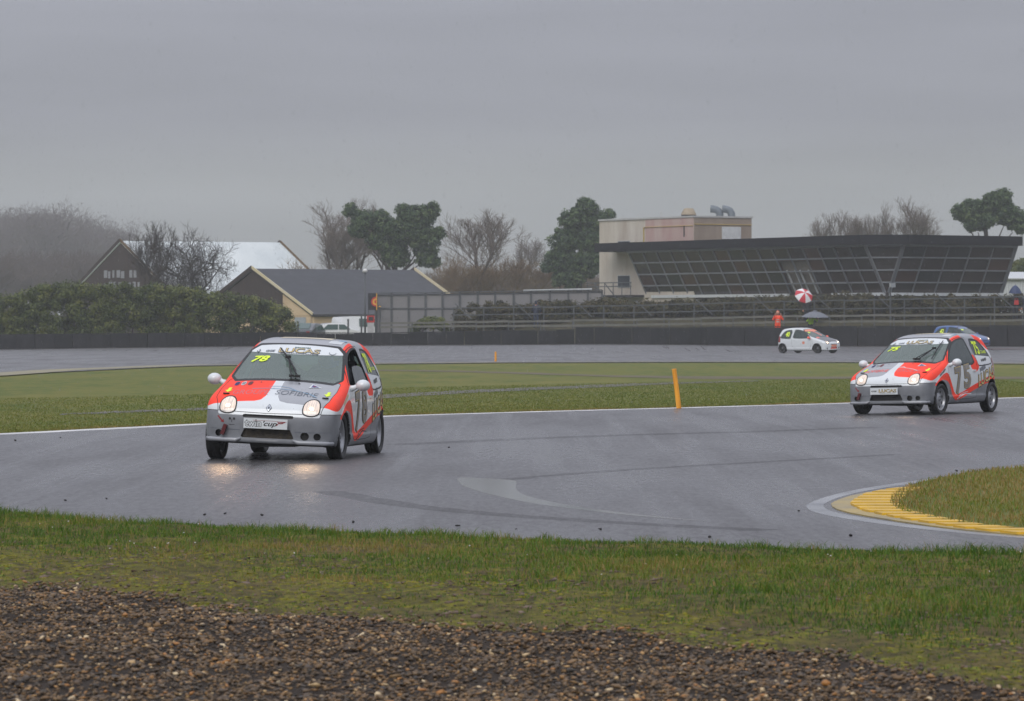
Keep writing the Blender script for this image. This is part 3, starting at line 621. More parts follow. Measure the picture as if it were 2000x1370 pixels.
# ------------------------------------------------------------------ car materials
def paint(name, c, rough=0.28, coat=0.7, var=0.06): return pm(name, c, rough=rough, var=var, vs=5, coat=coat, bump=0.0)
C_WHITE = paint('car_white', (212, 217, 219)); C_RED = paint('car_fluorescent_red', (255, 58, 22), rough=0.55, coat=0.0, var=0.10); C_GREY = paint('car_grey', (146, 149, 154)); C_GREYD = paint('car_plastic_grey', (120, 123, 128), rough=0.42, coat=0.15, var=0.24)
C_BLACK = pm('black_rubber', (18, 18, 19), rough=0.5); C_TYRE = pm('tyre_rubber', (22, 22, 23), rough=0.55, bump=0.3, bs=60); C_RIM = pm('wheel_steel', (176, 178, 182), rough=0.3, metal=0.6, var=0.3, vs=8)
C_IN = pm('cabin_dark', (48, 50, 52), rough=0.8); C_CAGE = pm('cage_steel', (120, 126, 128), rough=0.5); C_SEAT = pm('seat_fabric', (40, 42, 48), rough=0.85)
C_GLASS = glass('car_glass', (168, 192, 182), opacity=0.36, dark=(146, 164, 158)); C_GLASSD = glass('side_glass', (120, 136, 132), opacity=0.5, dark=(78, 92, 90))
C_YEL = pm('number_yellow', (222, 246, 52), rough=0.5, var=0.03); C_GOLD = pm('decal_gold', (214, 182, 92), rough=0.4, c2=(190, 176, 140), vs=6); C_DK = pm('decal_black', (24, 22, 20), rough=0.5); C_NUMG = pm('decal_grey', (148, 142, 134), rough=0.4, c2=(112, 106, 100), vs=3)
C_BLUE = pm('decal_blue', (40, 48, 130), rough=0.4); C_LBLUE = pm('decal_pale_blue', (120, 158, 186), rough=0.4, var=0.1); C_LGREY = pm('decal_slate', (84, 92, 104), rough=0.4); C_PINK = pm('decal_lilac', (206, 120, 128), rough=0.4); C_DRED = pm('decal_dark_red', (150, 24, 30), rough=0.4); C_TAIL = pm('tail_lamp_red', (150, 14, 14), rough=0.15, coat=0.6)
C_CHROME = pm('chrome', (190, 194, 198), rough=0.15, metal=0.9, var=0.1); C_GREEN = pm('decal_green', (24, 84, 74), rough=0.4); C_MESH = pm('grille_mesh', (34, 31, 26), rough=0.7, c2=(66, 58, 44), vs=16, bump=0.5)
def lampmat(name, strength):
    m, t, b = nodes(name); L = t.links.new
    tcn = t.nodes.new('ShaderNodeTexCoord'); mpn = t.nodes.new('ShaderNodeMapping'); mpn.inputs['Scale'].default_value = (1, 110, 9); L(tcn.outputs['Object'], mpn.inputs[0])
    n = t.nodes.new('ShaderNodeTexNoise'); n.inputs['Scale'].default_value = 1.0; n.inputs['Detail'].default_value = 2; L(mpn.outputs[0], n.inputs['Vector'])
    b.inputs['Base Color'].default_value = (0.50, 0.46, 0.43, 1); b.inputs['Roughness'].default_value = 0.12; setin(b, 'Coat Weight', 1.0)
    r = t.nodes.new('ShaderNodeMapRange'); r.inputs['From Min'].default_value = 0.3; r.inputs['From Max'].default_value = 0.7; r.inputs['To Min'].default_value = strength*0.12; r.inputs['To Max'].default_value = strength*1.3; L(n.outputs[0], r.inputs[0])
    b.inputs['Emission Color'].default_value = (1.0, 0.68, 0.42, 1); L(r.outputs[0], b.inputs['Emission Strength']); return m
C_LAMP = lampmat('headlamp_lens', 0.5); C_LAMPL = lampmat('headlamp_lower_lens', 0.06)
mb_, tb_, bb_ = nodes('headlamp_bulb'); bb_.inputs['Emission Color'].default_value = (1.0, 0.80, 0.56, 1); bb_.inputs['Emission Strength'].default_value = 20.0; C_BULB = mb_
# ------------------------------------------------------------------ flat print wrapped on the shell
_txt = {}
def text2d(s, bold=0.0, shear=0.0):
    key = (s, bold, shear)
    if key in _txt: return _txt[key]
    c = bpy.data.curves.new('t', 'FONT'); c.body = s; c.offset = bold; c.shear = shear; c.resolution_u = 3; c.fill_mode = 'FRONT'
    o = bpy.data.objects.new('t', c); COL.objects.link(o); dg = bpy.context.evaluated_depsgraph_get(); me = bpy.data.meshes.new_from_object(o.evaluated_get(dg))
    V = np.array([v.co[:2] for v in me.vertices]); F = [tuple(p.vertices) for p in me.polygons]
    bpy.data.objects.remove(o); bpy.data.curves.remove(c); bpy.data.meshes.remove(me)
    _txt[key] = (V, F); return V, F
def poly2d(poly): return np.array(poly, float), [tuple(range(len(poly)))]
def fit(shape, w, h, c=(0, 0), ref=None):
    V, F = shape; R_ = (ref or shape)[0]; lo, hi = R_.min(0), R_.max(0); return ((V-(lo+hi)/2)/(hi-lo)*np.array([w, h])+np.array(c), F)
def wrap(name, shape, mapping, mat, parent, off=0.003, maxe=0.06):
    """mapping(uv)-> start points, direction"""
    bm = bmesh.new(); vs_ = [bm.verts.new((a, b, 0)) for a, b in shape[0]]
    for f in shape[1]:
        try: bm.faces.new([vs_[i] for i in f])
        except ValueError: pass
    bmesh.ops.triangulate(bm, faces=bm.faces)
    for _ in range(4):
        ed = [e for e in bm.edges if e.calc_length() > maxe]
        if not ed: break
        bmesh.ops.subdivide_edges(bm, edges=ed, cuts=1); bmesh.ops.triangulate(bm, faces=[f for f in bm.faces if len(f.verts) > 3])
    bm.verts.index_update(); uv = np.array([v.co[:2] for v in bm.verts]); F = np.array([[v.index for v in f.verts] for f in bm.faces]); bm.free()
    p, d = mapping(uv); q = trace(p, d); n = grad(carF, q, 6e-3); n /= np.linalg.norm(n, axis=1)[:, None]; q = q+n*off
    e1 = q[F[:, 1]]-q[F[:, 0]]; e2 = q[F[:, 2]]-q[F[:, 0]]; fl = (np.cross(e1, e2)*n[F[:, 0]]).sum(1) < 0; F[fl] = F[fl][:, ::-1]
    return mesh_np(name, q, F, mat, parent, smooth=True)
def m_left(uv): n = len(uv); return np.c_[-uv[:, 0], np.full(n, 1.0), uv[:, 1]], (0, -1, 0)        # u runs to the rear
def m_right(uv): n = len(uv); return np.c_[uv[:, 0], np.full(n, -1.0), uv[:, 1]], (0, 1, 0)         # u runs to the front
def m_front(uv): n = len(uv); return np.c_[np.full(n, 1.9), uv[:, 0], uv[:, 1]], (-1, 0, 0)         # u runs to the car's left
def m_top(uv): n = len(uv); return np.c_[-uv[:, 1], uv[:, 0], np.full(n, 1.6)], (0, 0, -1)          # v runs to the rear
def m_screen(uv): n = len(uv); d = np.array((-0.55, 0, -0.83)); s = np.c_[np.full(n, 0.0), uv[:, 0], uv[:, 1]]; s[:, 0] = 0.42-(uv[:, 1]-1.13)*1.75; return s-d*0.35, d
# ------------------------------------------------------------------ one wheel
def wheel(car, x, y, sgn, rim_mat, steer=0.0, spokes=8):
    w = 0.165; m = MB()
    prof = [(0.19, -0.06), (0.205, 0.045), (0.19, 0.058), (0.176, 0.05), (0.165, 0.02), (0.12, 0.012), (0.085, 0.034), (0.055, 0.04), (0.05, 0.028), (0.0, 0.028)]
    m.lathe([(r, sgn*h) for r, h in prof], 28, 'y')
    o = m.build('wheel', rim_mat, car, smooth=True, auto=True); o.location = (x, y, WR); o.rotation_euler = (0, 0.3*x, steer)
    t = MB(); tp = [(0.185, -0.066), (0.215, -0.080), (0.25, -0.082), (0.266, -0.068), (WR, -0.045), (WR, -0.02), (WR-0.006, -0.016), (WR-0.006, -0.008), (WR, -0.004), (WR, 0.018), (WR-0.006, 0.022), (WR-0.006, 0.030), (WR, 0.034), (WR, 0.05), (0.266, 0.068), (0.25, 0.082), (0.215, 0.080), (0.195, 0.066)]
    t.lathe([(r, sgn*h) for r, h in tp], 36, 'y'); t.build('tyre', C_TYRE, o, smooth=True, auto=True)
    for k in range(spokes):
        a = 2*math.pi*k/spokes; h = MB(); c = (0.142*math.cos(a), sgn*0.0185, 0.142*math.sin(a)); h.lathe([(0.026, 0.0), (0.0, sgn*0.002)], 8, 'y', c); h.build('vent_hole', C_BLACK, o)
    hb = MB(); hb.lathe([(0.042, sgn*0.03), (0.036, sgn*0.046), (0.0, sgn*0.05)], 14, 'y'); hb.build('hub_cap', C_GREYD, o, smooth=True)
    bd = MB(); bd.lathe([(0.13, -sgn*0.03), (0.0, -sgn*0.03)], 20, 'y'); bd.lathe([(0.10, -sgn*0.075), (0.0, -sgn*0.075)], 12, 'y'); bd.build('brake_disc', C_BLACK, o)
    return o
# ------------------------------------------------------------------ the whole car
def build_car(label, loc, fwd, h, paints, spec, group='race cars out on the wet circuit', roll=0.0, pitch=0.0, steer=0.0):
    car = thing('race_car', label, 'car', (loc[0], loc[1], loc[2]), math.atan2(fwd[1], fwd[0]), group)
    rolled = []
    V, N, Q = car_skin(h); S = Skin(V.copy(), N.copy(), Q); rest = S.polys; lining = []
    def take(fn):
        nonlocal rest
        a, rest = S.split(rest, fn); return a
    def bld(name, groups, off=0.0, par=None, flip=False):
        o = S.build(name, groups, par or car, off, flip)
        if o is not None and par is None: rolled.append(o)
        return o
    # wheel housings and floor
    hous = take(lambda V, N: np.maximum(np.minimum(np.hypot(V[:, 0]-AX_F, V[:, 2]-WR), np.hypot(V[:, 0]-AX_R, V[:, 2]-WR))-ARCH-0.0035, -1))
    for sx_ in (1, -1):
        a_, hous2 = S.split(hous, lambda V, N, k=sx_: -k*V[:, 0])
        for sy_ in (1, -1): b_, _ = S.split(a_, lambda V, N, k=sy_: -k*V[:, 1]); bld('wheel_housing', [(b_, C_BLACK)])
    bld('underbody', [(take(lambda V, N: np.maximum(N[:, 2]+0.75, V[:, 2]-0.30)), C_BLACK)])
    # glass; a black rubber seal surrounds every pane
    fw = f_front(WSC, 0.0); ws = take(fw); strip_, ws = S.split(ws, lambda V, N: spec.get('strip', 1.205)+0.03*V[:, 1]**2-V[:, 2]); bld('windscreen', [(ws, C_GLASS)], -0.004); bld('sun_strip', [(strip_, spec.get('strip_mat', C_WHITE))], -0.002)
    seal = take(grow(fw, 0.026))
    for s in (1, -1):
        fd = f_side(DWIN, s); dw = take(fd); seal += take(grow(fd, 0.024))
        if s == 1 and spec.get('open'):
            dw, _ = S.split(dw, f_side([(0.30, 0.80), (0.26, 0.95), (0.16, 1.085), (-0.05, 1.10), (-0.32, 1.10), (-0.6, 1.05), (-0.6, 0.8)], 1))
        bld('door_window', [(dw, C_GLASSD)], -0.010 if spec.get('open') and s == 1 else -0.004)
        fq = f_side(QWIN, s); qw = take(fq); seal += take(grow(fq, 0.02))
        if spec.get('quarter_sticker'):
            st, qw = S.split(qw, lambda V, N: V[:, 2]-(0.985+0.05*(V[:, 0]+1.0)))
            bld('quarter_sticker', [(st, C_WHITE)], -0.002)
        bld('quarter_window', [(qw, C_GLASSD)], -0.004)
    fr = lambda V, N: np.maximum(sdf_poly(sm2(RWIN, 2), V[:, 1], V[:, 2]), V[:, 0]+1.2)
    rw = take(fr); bld('rear_window', [(rw, C_GLASS)], -0.004); seal += take(grow(fr, 0.024))
    bld('window_seal', [(seal, C_BLACK)], -0.001); lining += seal
    # lamps
    for s in (1, -1):
        fh = f_front(shift(HL, s*0.487, -0.005), 1.0); hl = take(fh); lo_, hi_ = S.split(hl, lambda V, N: V[:, 2]-0.545)
        o = bld('headlight', [(hi_, C_LAMP), (lo_, C_LAMPL)], 0.006)
        bld('headlight_rim', [(take(grow(fh, 0.014)), C_BLACK)], 0.003)
        q = trace([(1.9, s*0.487, 0.60)], (-1, 0, 0))[0]; mbb = MB(); mbb.lathe([(0.0, 0.012), (0.022, 0.008), (0.030, 0.0)], 16, 'x', (q[0]+0.004, q[1], q[2]-0.012)); mbb.build('bulb', C_BULB, o, smooth=True)
        ft = lambda V, N, s=s: np.maximum(sdf_poly([(0.60, 0.62), (0.82, 0.62), (0.82, 0.95), (0.66, 0.95)], s*V[:, 1], V[:, 2]), V[:, 0]+1.38)
        bld('tail_light', [(take(ft), C_TAIL)], 0.002)
    # openings in the nose
    dark = take(f_front([(-0.295, 0.475), (0.295, 0.475), (0.295, 0.512), (-0.295, 0.512)], 1.2, 0)); bld('grille_slot', [(dark, C_BLACK)], -0.03)
    ink = take(f_front([(-0.315, 0.245), (0.315, 0.245), (0.265, 0.352), (-0.265, 0.352)], 1.2, 0)); bld('intake_grille', [(ink, spec.get('grille', C_MESH))], -0.03)
    for yy_, rad in ((0.435, 0.050), (0.575, 0.042), (-0.575, 0.042)):
        hole = take(f_front(circ((yy_, 0.285), rad), 1.2, 0)); bld('fog_lamp_hole', [(hole, C_BLACK)], -0.045)
        bld('fog_lamp_ring', [(take(f_front(circ((yy_, 0.285), rad+0.010), 1.2, 0)), C_GREYD if not spec.get('plain') else paints['bumper'])], 0.003)
    lining += rest
    # panels; narrow shut lines stay dark
    gap = 0.0035; seams = []
    parts = {}
    fb = lambda V, N: np.maximum(V[:, 2]-0.528-0.02*np.abs(V[:, 1]), 1.30-V[:, 0])
    parts['front_bumper'] = take(grow(fb, -gap)); seams += take(grow(fb, gap))
    fbr = lambda V, N: np.maximum(V[:, 2]-0.50, V[:, 0]+1.50)
    parts['rear_bumper'] = take(grow(fbr, -gap)); seams += take(grow(fbr, gap))
    fbo = f_top(BON, 0.50); parts['bonnet'] = take(grow(fbo, -gap)); seams += take(grow(fbo, gap))
    parts['door'] = take(grow(f_side(DOOR, 1), -gap)); seams += take(grow(f_side(DOOR, 1), gap))
    right = take(grow(f_side(DOOR, -1), -gap)); seams += take(grow(f_side(DOOR, -1), gap))
    parts['body'] = rest
    bld('panel_gap', [(seams, C_BLACK)], -0.003)
    built = {}
    for nm, pl in list(parts.items())+[('door', right)]:
        gr = []
        for fn, mt in paints['regions']:
            a, pl = S.split(pl, fn); gr.append((a, mt))
        gr.append((pl, paints['bumper'] if 'bumper' in nm else paints['base'])); built[nm if nm not in built else 'door_r'] = bld(nm, gr)
    bld('interior_lining', [(lining, C_IN)], -0.028, flip=True)
    # door handles, mirrors
    for s, d in ((1, built['door']), (-1, built['door_r'])):
        q = trace([(-0.44, s*1.0, 0.73)], (0, -s, 0))[0]; m = MB(); m.box((q[0], q[1]+s*0.008, q[2]), (0.13, 0.022, 0.03)); m.build('handle', spec.get('handle', C_BLACK), d)
        m = MB(); q = trace([(0.60, s*1.0, 0.84)], (0, -s, 0))[0]; mc = Vector((0.60, s*0.885, 0.88))
        sp = []
        for i in range(9):
            t = math.pi*i/8; sp.append((math.sin(t), -math.cos(t)))
        V_ = []; F_ = []
        for k in range(18):
            a = 2*math.pi*k/18
            for r_, zz in sp: V_.append((mc.x+0.075*r_*math.cos(a)*(1.25 if math.cos(a) > 0 else 0.5), mc.y+0.085*zz, mc.z+0.070*r_*math.sin(a)))
        for k in range(18):
            for i in range(8): F_.append((k*9+i, ((k+1) % 18)*9+i, ((k+1) % 18)*9+i+1, k*9+i+1))
        m.add(V_, F_); mo = m.build('wing_mirror', spec.get('mirror', C_WHITE), car, smooth=True); rolled.append(mo)
        m = MB(); m.tube([(q[0]+0.03, q[1]-s*0.02, q[2]-0.01), (q[0]+0.02, s*0.79, 0.85), (mc.x, s*0.83, mc.z-0.005)], [0.042, 0.030, 0.026], 10); m.build('mirror_stalk', spec.get('mirror', C_WHITE), mo, smooth=True)
    # cabin: floor, dash, wheel, seat, roll cage
    m = MB(); m.box((-0.30, 0, 0.24), (2.3, 1.3, 0.06)); m.box((-1.42, 0, 0.46), (0.35, 1.15, 0.5)); rolled.append(m.build('cabin_floor', C_IN, car))
    m = MB(); m.prism([(0.86, -0.60), (0.86, 0.60), (0.42, 0.66), (0.42, -0.66)], 0.45, [0.83, 0.83, 0.80, 0.80]); rolled.append(m.build('dashboard', C_IN, car))
    m = MB(); m.box((-0.28, 0.33, 0.50), (0.46, 0.44, 0.12)); m.box((-0.55, 0.33, 0.82), (0.10, 0.46, 0.64), Matrix.Rotation(math.radians(-14), 3, 'Y')); m.box((-0.62, 0.33, 1.13), (0.08, 0.26, 0.18), Matrix.Rotation(math.radians(-14), 3, 'Y')); rolled.append(m.build('seat', C_SEAT, car))
    m = MB(); m.lathe([(0.165+0.016*math.cos(a), 0.016*math.sin(a)) for a in np.linspace(0, 2*math.pi, 7)[:-1]], 20, 'x', (0.20, 0.33, 0.84), closed=True); m.tube([(0.20, 0.17, 0.84), (0.20, 0.49, 0.84)], 0.015, 6); m.tube([(0.2, 0.33, 0.84), (0.45, 0.33, 0.72)], 0.02, 6); rolled.append(m.build('steering_wheel', C_BLACK, car))
    m = MB(); r_ = 0.021
    for s in (1, -1):
        m.tube([(0.52, s*0.60, 0.30), (0.50, s*0.58, 0.85), (0.02, s*0.50, 1.22), (-0.62, s*0.48, 1.30)], r_, 8); m.tube([(-0.62, s*0.60, 0.28), (-0.62, s*0.58, 0.9), (-0.62, s*0.48, 1.30)], r_, 8); m.tube([(-0.62, s*0.48, 1.28), (-1.35, s*0.42, 0.70)], r_, 8)
        m.tube([(-0.62, s*0.60, 0.42), (0.50, s*0.60, 0.62)], r_, 8)
    m.tube([(-0.62, -0.48, 1.30), (-0.62, 0.48, 1.30)], r_, 8); m.tube([(-0.62, -0.48, 1.28), (-0.62, 0.57, 0.5)], r_, 8); m.tube([(0.02, -0.5, 1.22), (0.02, 0.5, 1.22)], r_, 8); rolled.append(m.build('roll_cage', C_CAGE, car, smooth=True, auto=True))
    # wheels stand on the ground
    for x_, y_, s, st in ((AX_F, 0.705, 1, steer), (AX_F, -0.705, -1, steer), (AX_R, 0.705, 1, 0), (AX_R, -0.705, -1, 0)):
        wheel(car, x_, y_, s, spec.get('rim', C_RIM), st)
    m = MB(); m.tube([(AX_F, -0.6, 0.25), (AX_F, 0.6, 0.25)], 0.03, 8); m.tube([(AX_R, -0.6, 0.25), (AX_R, 0.6, 0.25)], 0.035, 8); m.box((1.25, 0.05, 0.20), (0.5, 0.5, 0.10)); m.tube([(0.9, -0.1, 0.16), (-1.6, -0.1, 0.17)], 0.025, 6); m.build('running_gear', C_BLACK, car)
    return car, rolled
def finish_roll(rolled, roll, pitch):
    for o in rolled: o.rotation_euler = (math.radians(roll), math.radians(pitch), 0)
def wiper(car, base, mid, tips, rolled):
    """one pantograph wiper standing over the windscreen: two arm rods, a hinge, a blade"""
    def on(y, z, off):
        q, d = m_screen(np.array([[y, z]])); q = trace(q, d); n = grad(carF, q, 6e-3); n /= np.linalg.norm(n); return (q+n*off)[0]
    b0 = on(base[0], base[1], 0.03); b1 = on(base[0]-0.07, base[1], 0.03); mm = on(mid[0], mid[1], 0.05); t0 = on(*tips[0], 0.025); t1 = on(*tips[1], 0.025)
    m = MB(); m.tube([b0, mm], 0.010, 6); m.tube([b1, mm], 0.008, 6); m.box(tuple(b0), (0.05, 0.06, 0.03)); m.box(tuple(b1), (0.05, 0.05, 0.03)); o = m.build('wiper_arm', C_BLACK, car); rolled.append(o)
    m = MB(); m.tube([t0, (np.array(t0)+np.array(t1))/2+np.array((0.005, 0, 0.012)), t1], [0.007, 0.013, 0.007], 6); m.box(tuple(mm), (0.05, 0.06, 0.035)); m.build('wiper_blade', C_BLACK, o)
# ------------------------------------------------------------------ liveries
def both(poly, ymin=0.45):
    q = sm2(poly, 1); return lambda V, N: np.maximum(sdf_poly(q, V[:, 0], V[:, 2]), ymin-np.abs(V[:, 1]))
BON_R = [(-0.75, 0.70), (-0.098, 0.70), (-0.085, 1.25), (-0.085, 1.44), (-0.12, 1.535), (-0.19, 1.562), (-0.75, 1.57)]
BON_L = [(0.0, 0.70), (0.75, 0.70), (0.75, 1.575), (0.19, 1.575), (0.10, 1.55), (0.06, 1.45), (0.03, 1.25)]
A_PIL = [(1.56, 0.60), (1.60, 0.70), (1.0, 0.92), (0.80, 0.99), (0.4, 1.22), (0.0, 1.42), (-0.25, 1.45), (-0.36, 1.45), (-0.40, 1.24), (-0.2, 1.22), (0.1, 1.16), (0.5, 0.93), (0.62, 0.875), (0.84, 0.785), (1.10, 0.69), (1.35, 0.60), (1.48, 0.575)]
B_PIL = [(-0.30, 1.45), (-0.98, 1.45), (-0.98, 1.27), (-0.70, 1.27), (-0.70, 1.0), (-0.66, 0.92), (-0.59, 1.03), (-0.50, 0.98), (-0.42, 1.27)]
R_QUA = [(-0.95, 1.46), (-1.55, 1.46), (-1.62, 1.08), (-1.36, 1.08), (-1.22, 1.18), (-1.08, 1.24), (-0.95, 1.265)]
WEDGE = [(-0.50, 1.08), (-0.59, 1.03), (-0.69, 1.0), (-0.745, 0.84), (-0.66, 0.74), (-0.47, 0.69), (-0.27, 0.83), (-0.52, 0.85)]
BAND = [(1.37, 0.50), (1.18, 0.60), (0.96, 0.685), (0.78, 0.715), (0.70, 0.66), (0.60, 0.50), (0.50, 0.35), (0.38, 0.31), (-0.58, 0.52), (-1.2, 0.63), (-1.38, 0.75), (-1.75, 0.76), (-1.75, 0.62), (-1.48, 0.575), (-0.58, 0.43), (0.32, 0.225), (0.56, 0.225), (0.64, 0.40), (0.74, 0.54), (0.88, 0.585), (1.10, 0.585), (1.30, 0.48)]
LOWER = [(1.40, 0.50), (1.25, 0.515), (1.1, 0.60), (0.9, 0.60), (0.74, 0.55), (0.64, 0.41), (0.55, 0.225), (0.33, 0.23), (-0.58, 0.435), (-1.48, 0.58), (-1.85, 0.63), (-1.85, -0.1), (1.40, -0.1)]
def team_paint(right_m, left_m):
    bo = f_top(BON); inb = lambda f: (lambda V, N: np.maximum(f(V, N), bo(V, N)))
    reg = [(inb(f_top(BON_R)), right_m), (inb(f_top(BON_L)), left_m), (grow(f_top(BON), 0.0), C_WHITE),
           (lambda V, N: np.maximum(np.maximum(1.28-V[:, 2], np.abs(V[:, 1])-0.515-0.02*V[:, 0]), V[:, 0]-0.12), C_GREY),
           (both(A_PIL), C_RED), (both(R_QUA), C_RED), (both(B_PIL), C_GREY), (both(WEDGE), C_RED), (both(BAND, 0.6), C_RED), (both(LOWER, 0.55), C_GREYD)]
    return {'regions': reg, 'base': C_WHITE, 'bumper': C_GREYD}
def shear2(sh, k): V, F = sh; V = V.copy(); V[:, 1] += k*V[:, 0]; return V, F
def moved(sh, c): return sh[0]+np.array(c), sh[1]
def outlined(car, rolled, txt, mapping, w, h, c, layers, rise=0.0, sh=0.0, name='lettering', base=0.003):
    ref = text2d(txt, layers[0][0], sh)
    for i, (bold, mt) in enumerate(layers):
        s = shear2(fit(text2d(txt, bold, sh), w, h, (0, 0), ref), rise); rolled.append(wrap(name, moved(s, c), mapping, mt, car, base+0.0022*i))
def rect(c, w, h): return [(c[0]-w/2, c[1]-h/2), (c[0]+w/2, c[1]-h/2), (c[0]+w/2, c[1]+h/2), (c[0]-w/2, c[1]+h/2)]
def stroke(pts, w):
    P2 = np.array(pts, float); d = np.gradient(P2, axis=0); d /= np.linalg.norm(d, axis=1)[:, None]; n_ = np.stack([-d[:, 1], d[:, 0]], 1)*w/2; n = len(P2)
    return np.concatenate([P2+n_, P2-n_]), [(i, i+1, n+i+1, n+i) for i in range(n-1)]
def merge(shapes):
    V = []; F = []
    for v, f in shapes: k = len(V); V += list(map(tuple, v)); F += [tuple(i+k for i in q) for q in f]
    return np.array(V), F
ARROW = [(0, -0.05), (0.045, 0.0), (0.018, 0.0), (0.018, 0.06), (-0.018, 0.06), (-0.018, 0.0), (-0.045, 0.0)]
def scribble(c, w, h, n, seed, slant=0.0):
    r = random.Random(seed); out = []
    for i in range(n):
        u = c[0]-w/2+w*(i+0.5)/n; v = c[1]+slant*(u-c[0]); a = h*r.uniform(0.35, 0.5)
        out.append((np.array(rect((u+r.uniform(-0.1, 0.1)*w/n, v+r.uniform(-0.06, 0.06)*h), w/n*0.62, a*2)), [(0, 1, 2, 3)]))
        if i % 2 == 0: out.append((np.array(rect((u+w/n*0.4, v+h*r.uniform(-0.3, 0.3)), w/n*0.7, h*0.16)), [(0, 1, 2, 3)]))
    return merge(out)
def team_decals(car, rolled, num, name, red_right, plate):
    A = lambda nm, sh, mp_, mt, off=0.003: rolled.append(wrap(nm, sh, mp_, mt, car, off))
    # windscreen: sponsor strip and yellow number
    outlined(car, rolled, 'LUCAS', m_screen, 0.50, 0.062, (0.03, 1.256), [(0.045, C_LGREY), (0.0, C_GOLD)], name='strip_lettering')
    A('strip_lettering', fit(text2d('GGE', 0.03, 0.2), 0.11, 0.026, (-0.315, 1.247)), m_screen, C_LGREY)
    A('strip_logo', poly2d([(-0.46, 1.225), (-0.435, 1.250), (-0.45, 1.272), (-0.485, 1.247)]), m_screen, C_LGREY); A('strip_logo', poly2d([(-0.461, 1.236), (-0.447, 1.250), (-0.456, 1.262), (-0.473, 1.247)]), m_screen, C_WHITE, 0.005)
    A('strip_script', scribble((0.05, 1.297), 0.19, 0.018, 12, 5), m_screen, C_GREEN); A('strip_script', scribble((0.04, 1.219), 0.46, 0.009, 22, 6), m_screen, C_LGREY)
    A('strip_logo', stroke([(0.385, 1.262), (0.395, 1.243), (0.425, 1.235), (0.455, 1.243), (0.468, 1.262)], 0.006), m_screen, C_LGREY)
    A('windscreen_number', fit(text2d(num, 0.035, 0.35), 0.215, 0.072, (-0.395, 1.150)), m_screen, C_YEL, 0.004)
    # bonnet: vents in blue, white, red; group name over a thin car outline; pins and arrows
    for i, mt in enumerate((C_BLUE, C_WHITE, C_DRED)):
        q = chaikin(rect((-0.525+0.078*i, -0.985), 0.054, 0.15), 2); A('bonnet_vent', poly2d(q), m_top, mt, 0.004)
        A('vent_slots', merge([(np.array(rect((-0.539+0.078*i+0.014*k, -0.985), 0.006, 0.10)), [(0, 1, 2, 3)]) for k in range(3)]), m_top, C_DK, 0.0062)
    for y_ in (-0.25, 0.20): A('washer_jet', poly2d(circ((y_, -0.95), 0.013, 8)), m_top, C_DK, 0.006)
    la, lb = (C_PINK, C_LBLUE) if red_right else (C_PINK, C_WHITE)
    if red_right:
        A('bonnet_lettering', fit(text2d('GROUPE', -0.012), 0.42, 0.15, (-0.285, -1.33)), m_top, C_PINK); A('bonnet_lettering', fit(text2d('SOFIBRIE', -0.008), 0.49, 0.15, (0.25, -1.315)), m_top, C_LGREY)
        A('bonnet_outline', merge([stroke([(-0.30, -1.20), (-0.10, -1.18), (0.06, -1.19), (0.22, -1.22), (0.40, -1.30), (0.50, -1.39)], 0.016), stroke([(-0.12, -1.10), (0.02, -1.09), (0.13, -1.13), (0.22, -1.21)], 0.012)]), m_top, C_LBLUE)
    else:
        A('bonnet_lettering', fit(text2d('SOFIBRIE', -0.008), 0.44, 0.13, (-0.32, -1.33)), m_top, C_RED); A('bonnet_lettering', fit(text2d('GROUPE', -0.012), 0.42, 0.13, (0.29, -1.33)), m_top, C_PINK)
        A('bonnet_outline', merge([stroke([(-0.52, -1.30), (-0.38, -1.20), (-0.22, -1.16), (-0.10, -1.15)], 0.014), stroke([(0.02, -1.17), (0.16, -1.19), (0.34, -1.25), (0.44, -1.32)], 0.016), stroke([(0.02, -1.09), (0.10, -1.12), (0.16, -1.18)], 0.014)]), m_top, C_WHITE)
    T3 = [(0.34, -1.08), (0.49, -1.03), (0.35, -0.92)]; A('warning_triangle', poly2d(T3), m_top, C_WHITE, 0.004); c3 = np.mean(T3, 0); A('warning_triangle', poly2d([tuple(c3+(np.array(p)-c3)*0.62) for p in T3]), m_top, C_BLUE, 0.006); A('warning_triangle', poly2d([tuple(c3+(np.array(p)-c3)*0.25) for p in T3]), m_top, C_DRED, 0.008)
    for y_ in (-0.565, 0.60):
        A('pin_arrow', poly2d([(y_+a, -1.24+b*1.6) for a, b in ARROW]), m_top, C_YEL, 0.004)
        q = trace([(1.38, y_, 1.6)], (0, 0, -1))[0]; m = MB(); m.box((q[0], q[1], q[2]+0.008), (0.03, 0.07, 0.014)); rolled.append(m.build('bonnet_pin', C_BLACK, car))
    # nose badge, number plate, tow strap
    A('badge', poly2d([(0, 0.545), (0.036, 0.590), (0, 0.635), (-0.036, 0.590)]), m_front, C_LGREY, 0.006); A('badge', poly2d([(0, 0.553), (0.029, 0.590), (0, 0.627), (-0.029, 0.590)]), m_front, C_CHROME, 0.009); A('badge', poly2d([(0, 0.575), (0.012, 0.590), (0, 0.605), (-0.012, 0.590)]), m_front, C_LGREY, 0.012)
    m = MB(); m.box((1.752, -0.01, 0.412), (0.014, 0.51, 0.115)); pl = m.build('number_plate', C_WHITE, car); rolled.append(pl)
    def ptext(sh, mt, off): V_, F_ = sh; V3 = np.c_[np.full(len(V_), 1.760+off), V_]; mesh_np('plate_lettering', V3, F_, mt, pl)
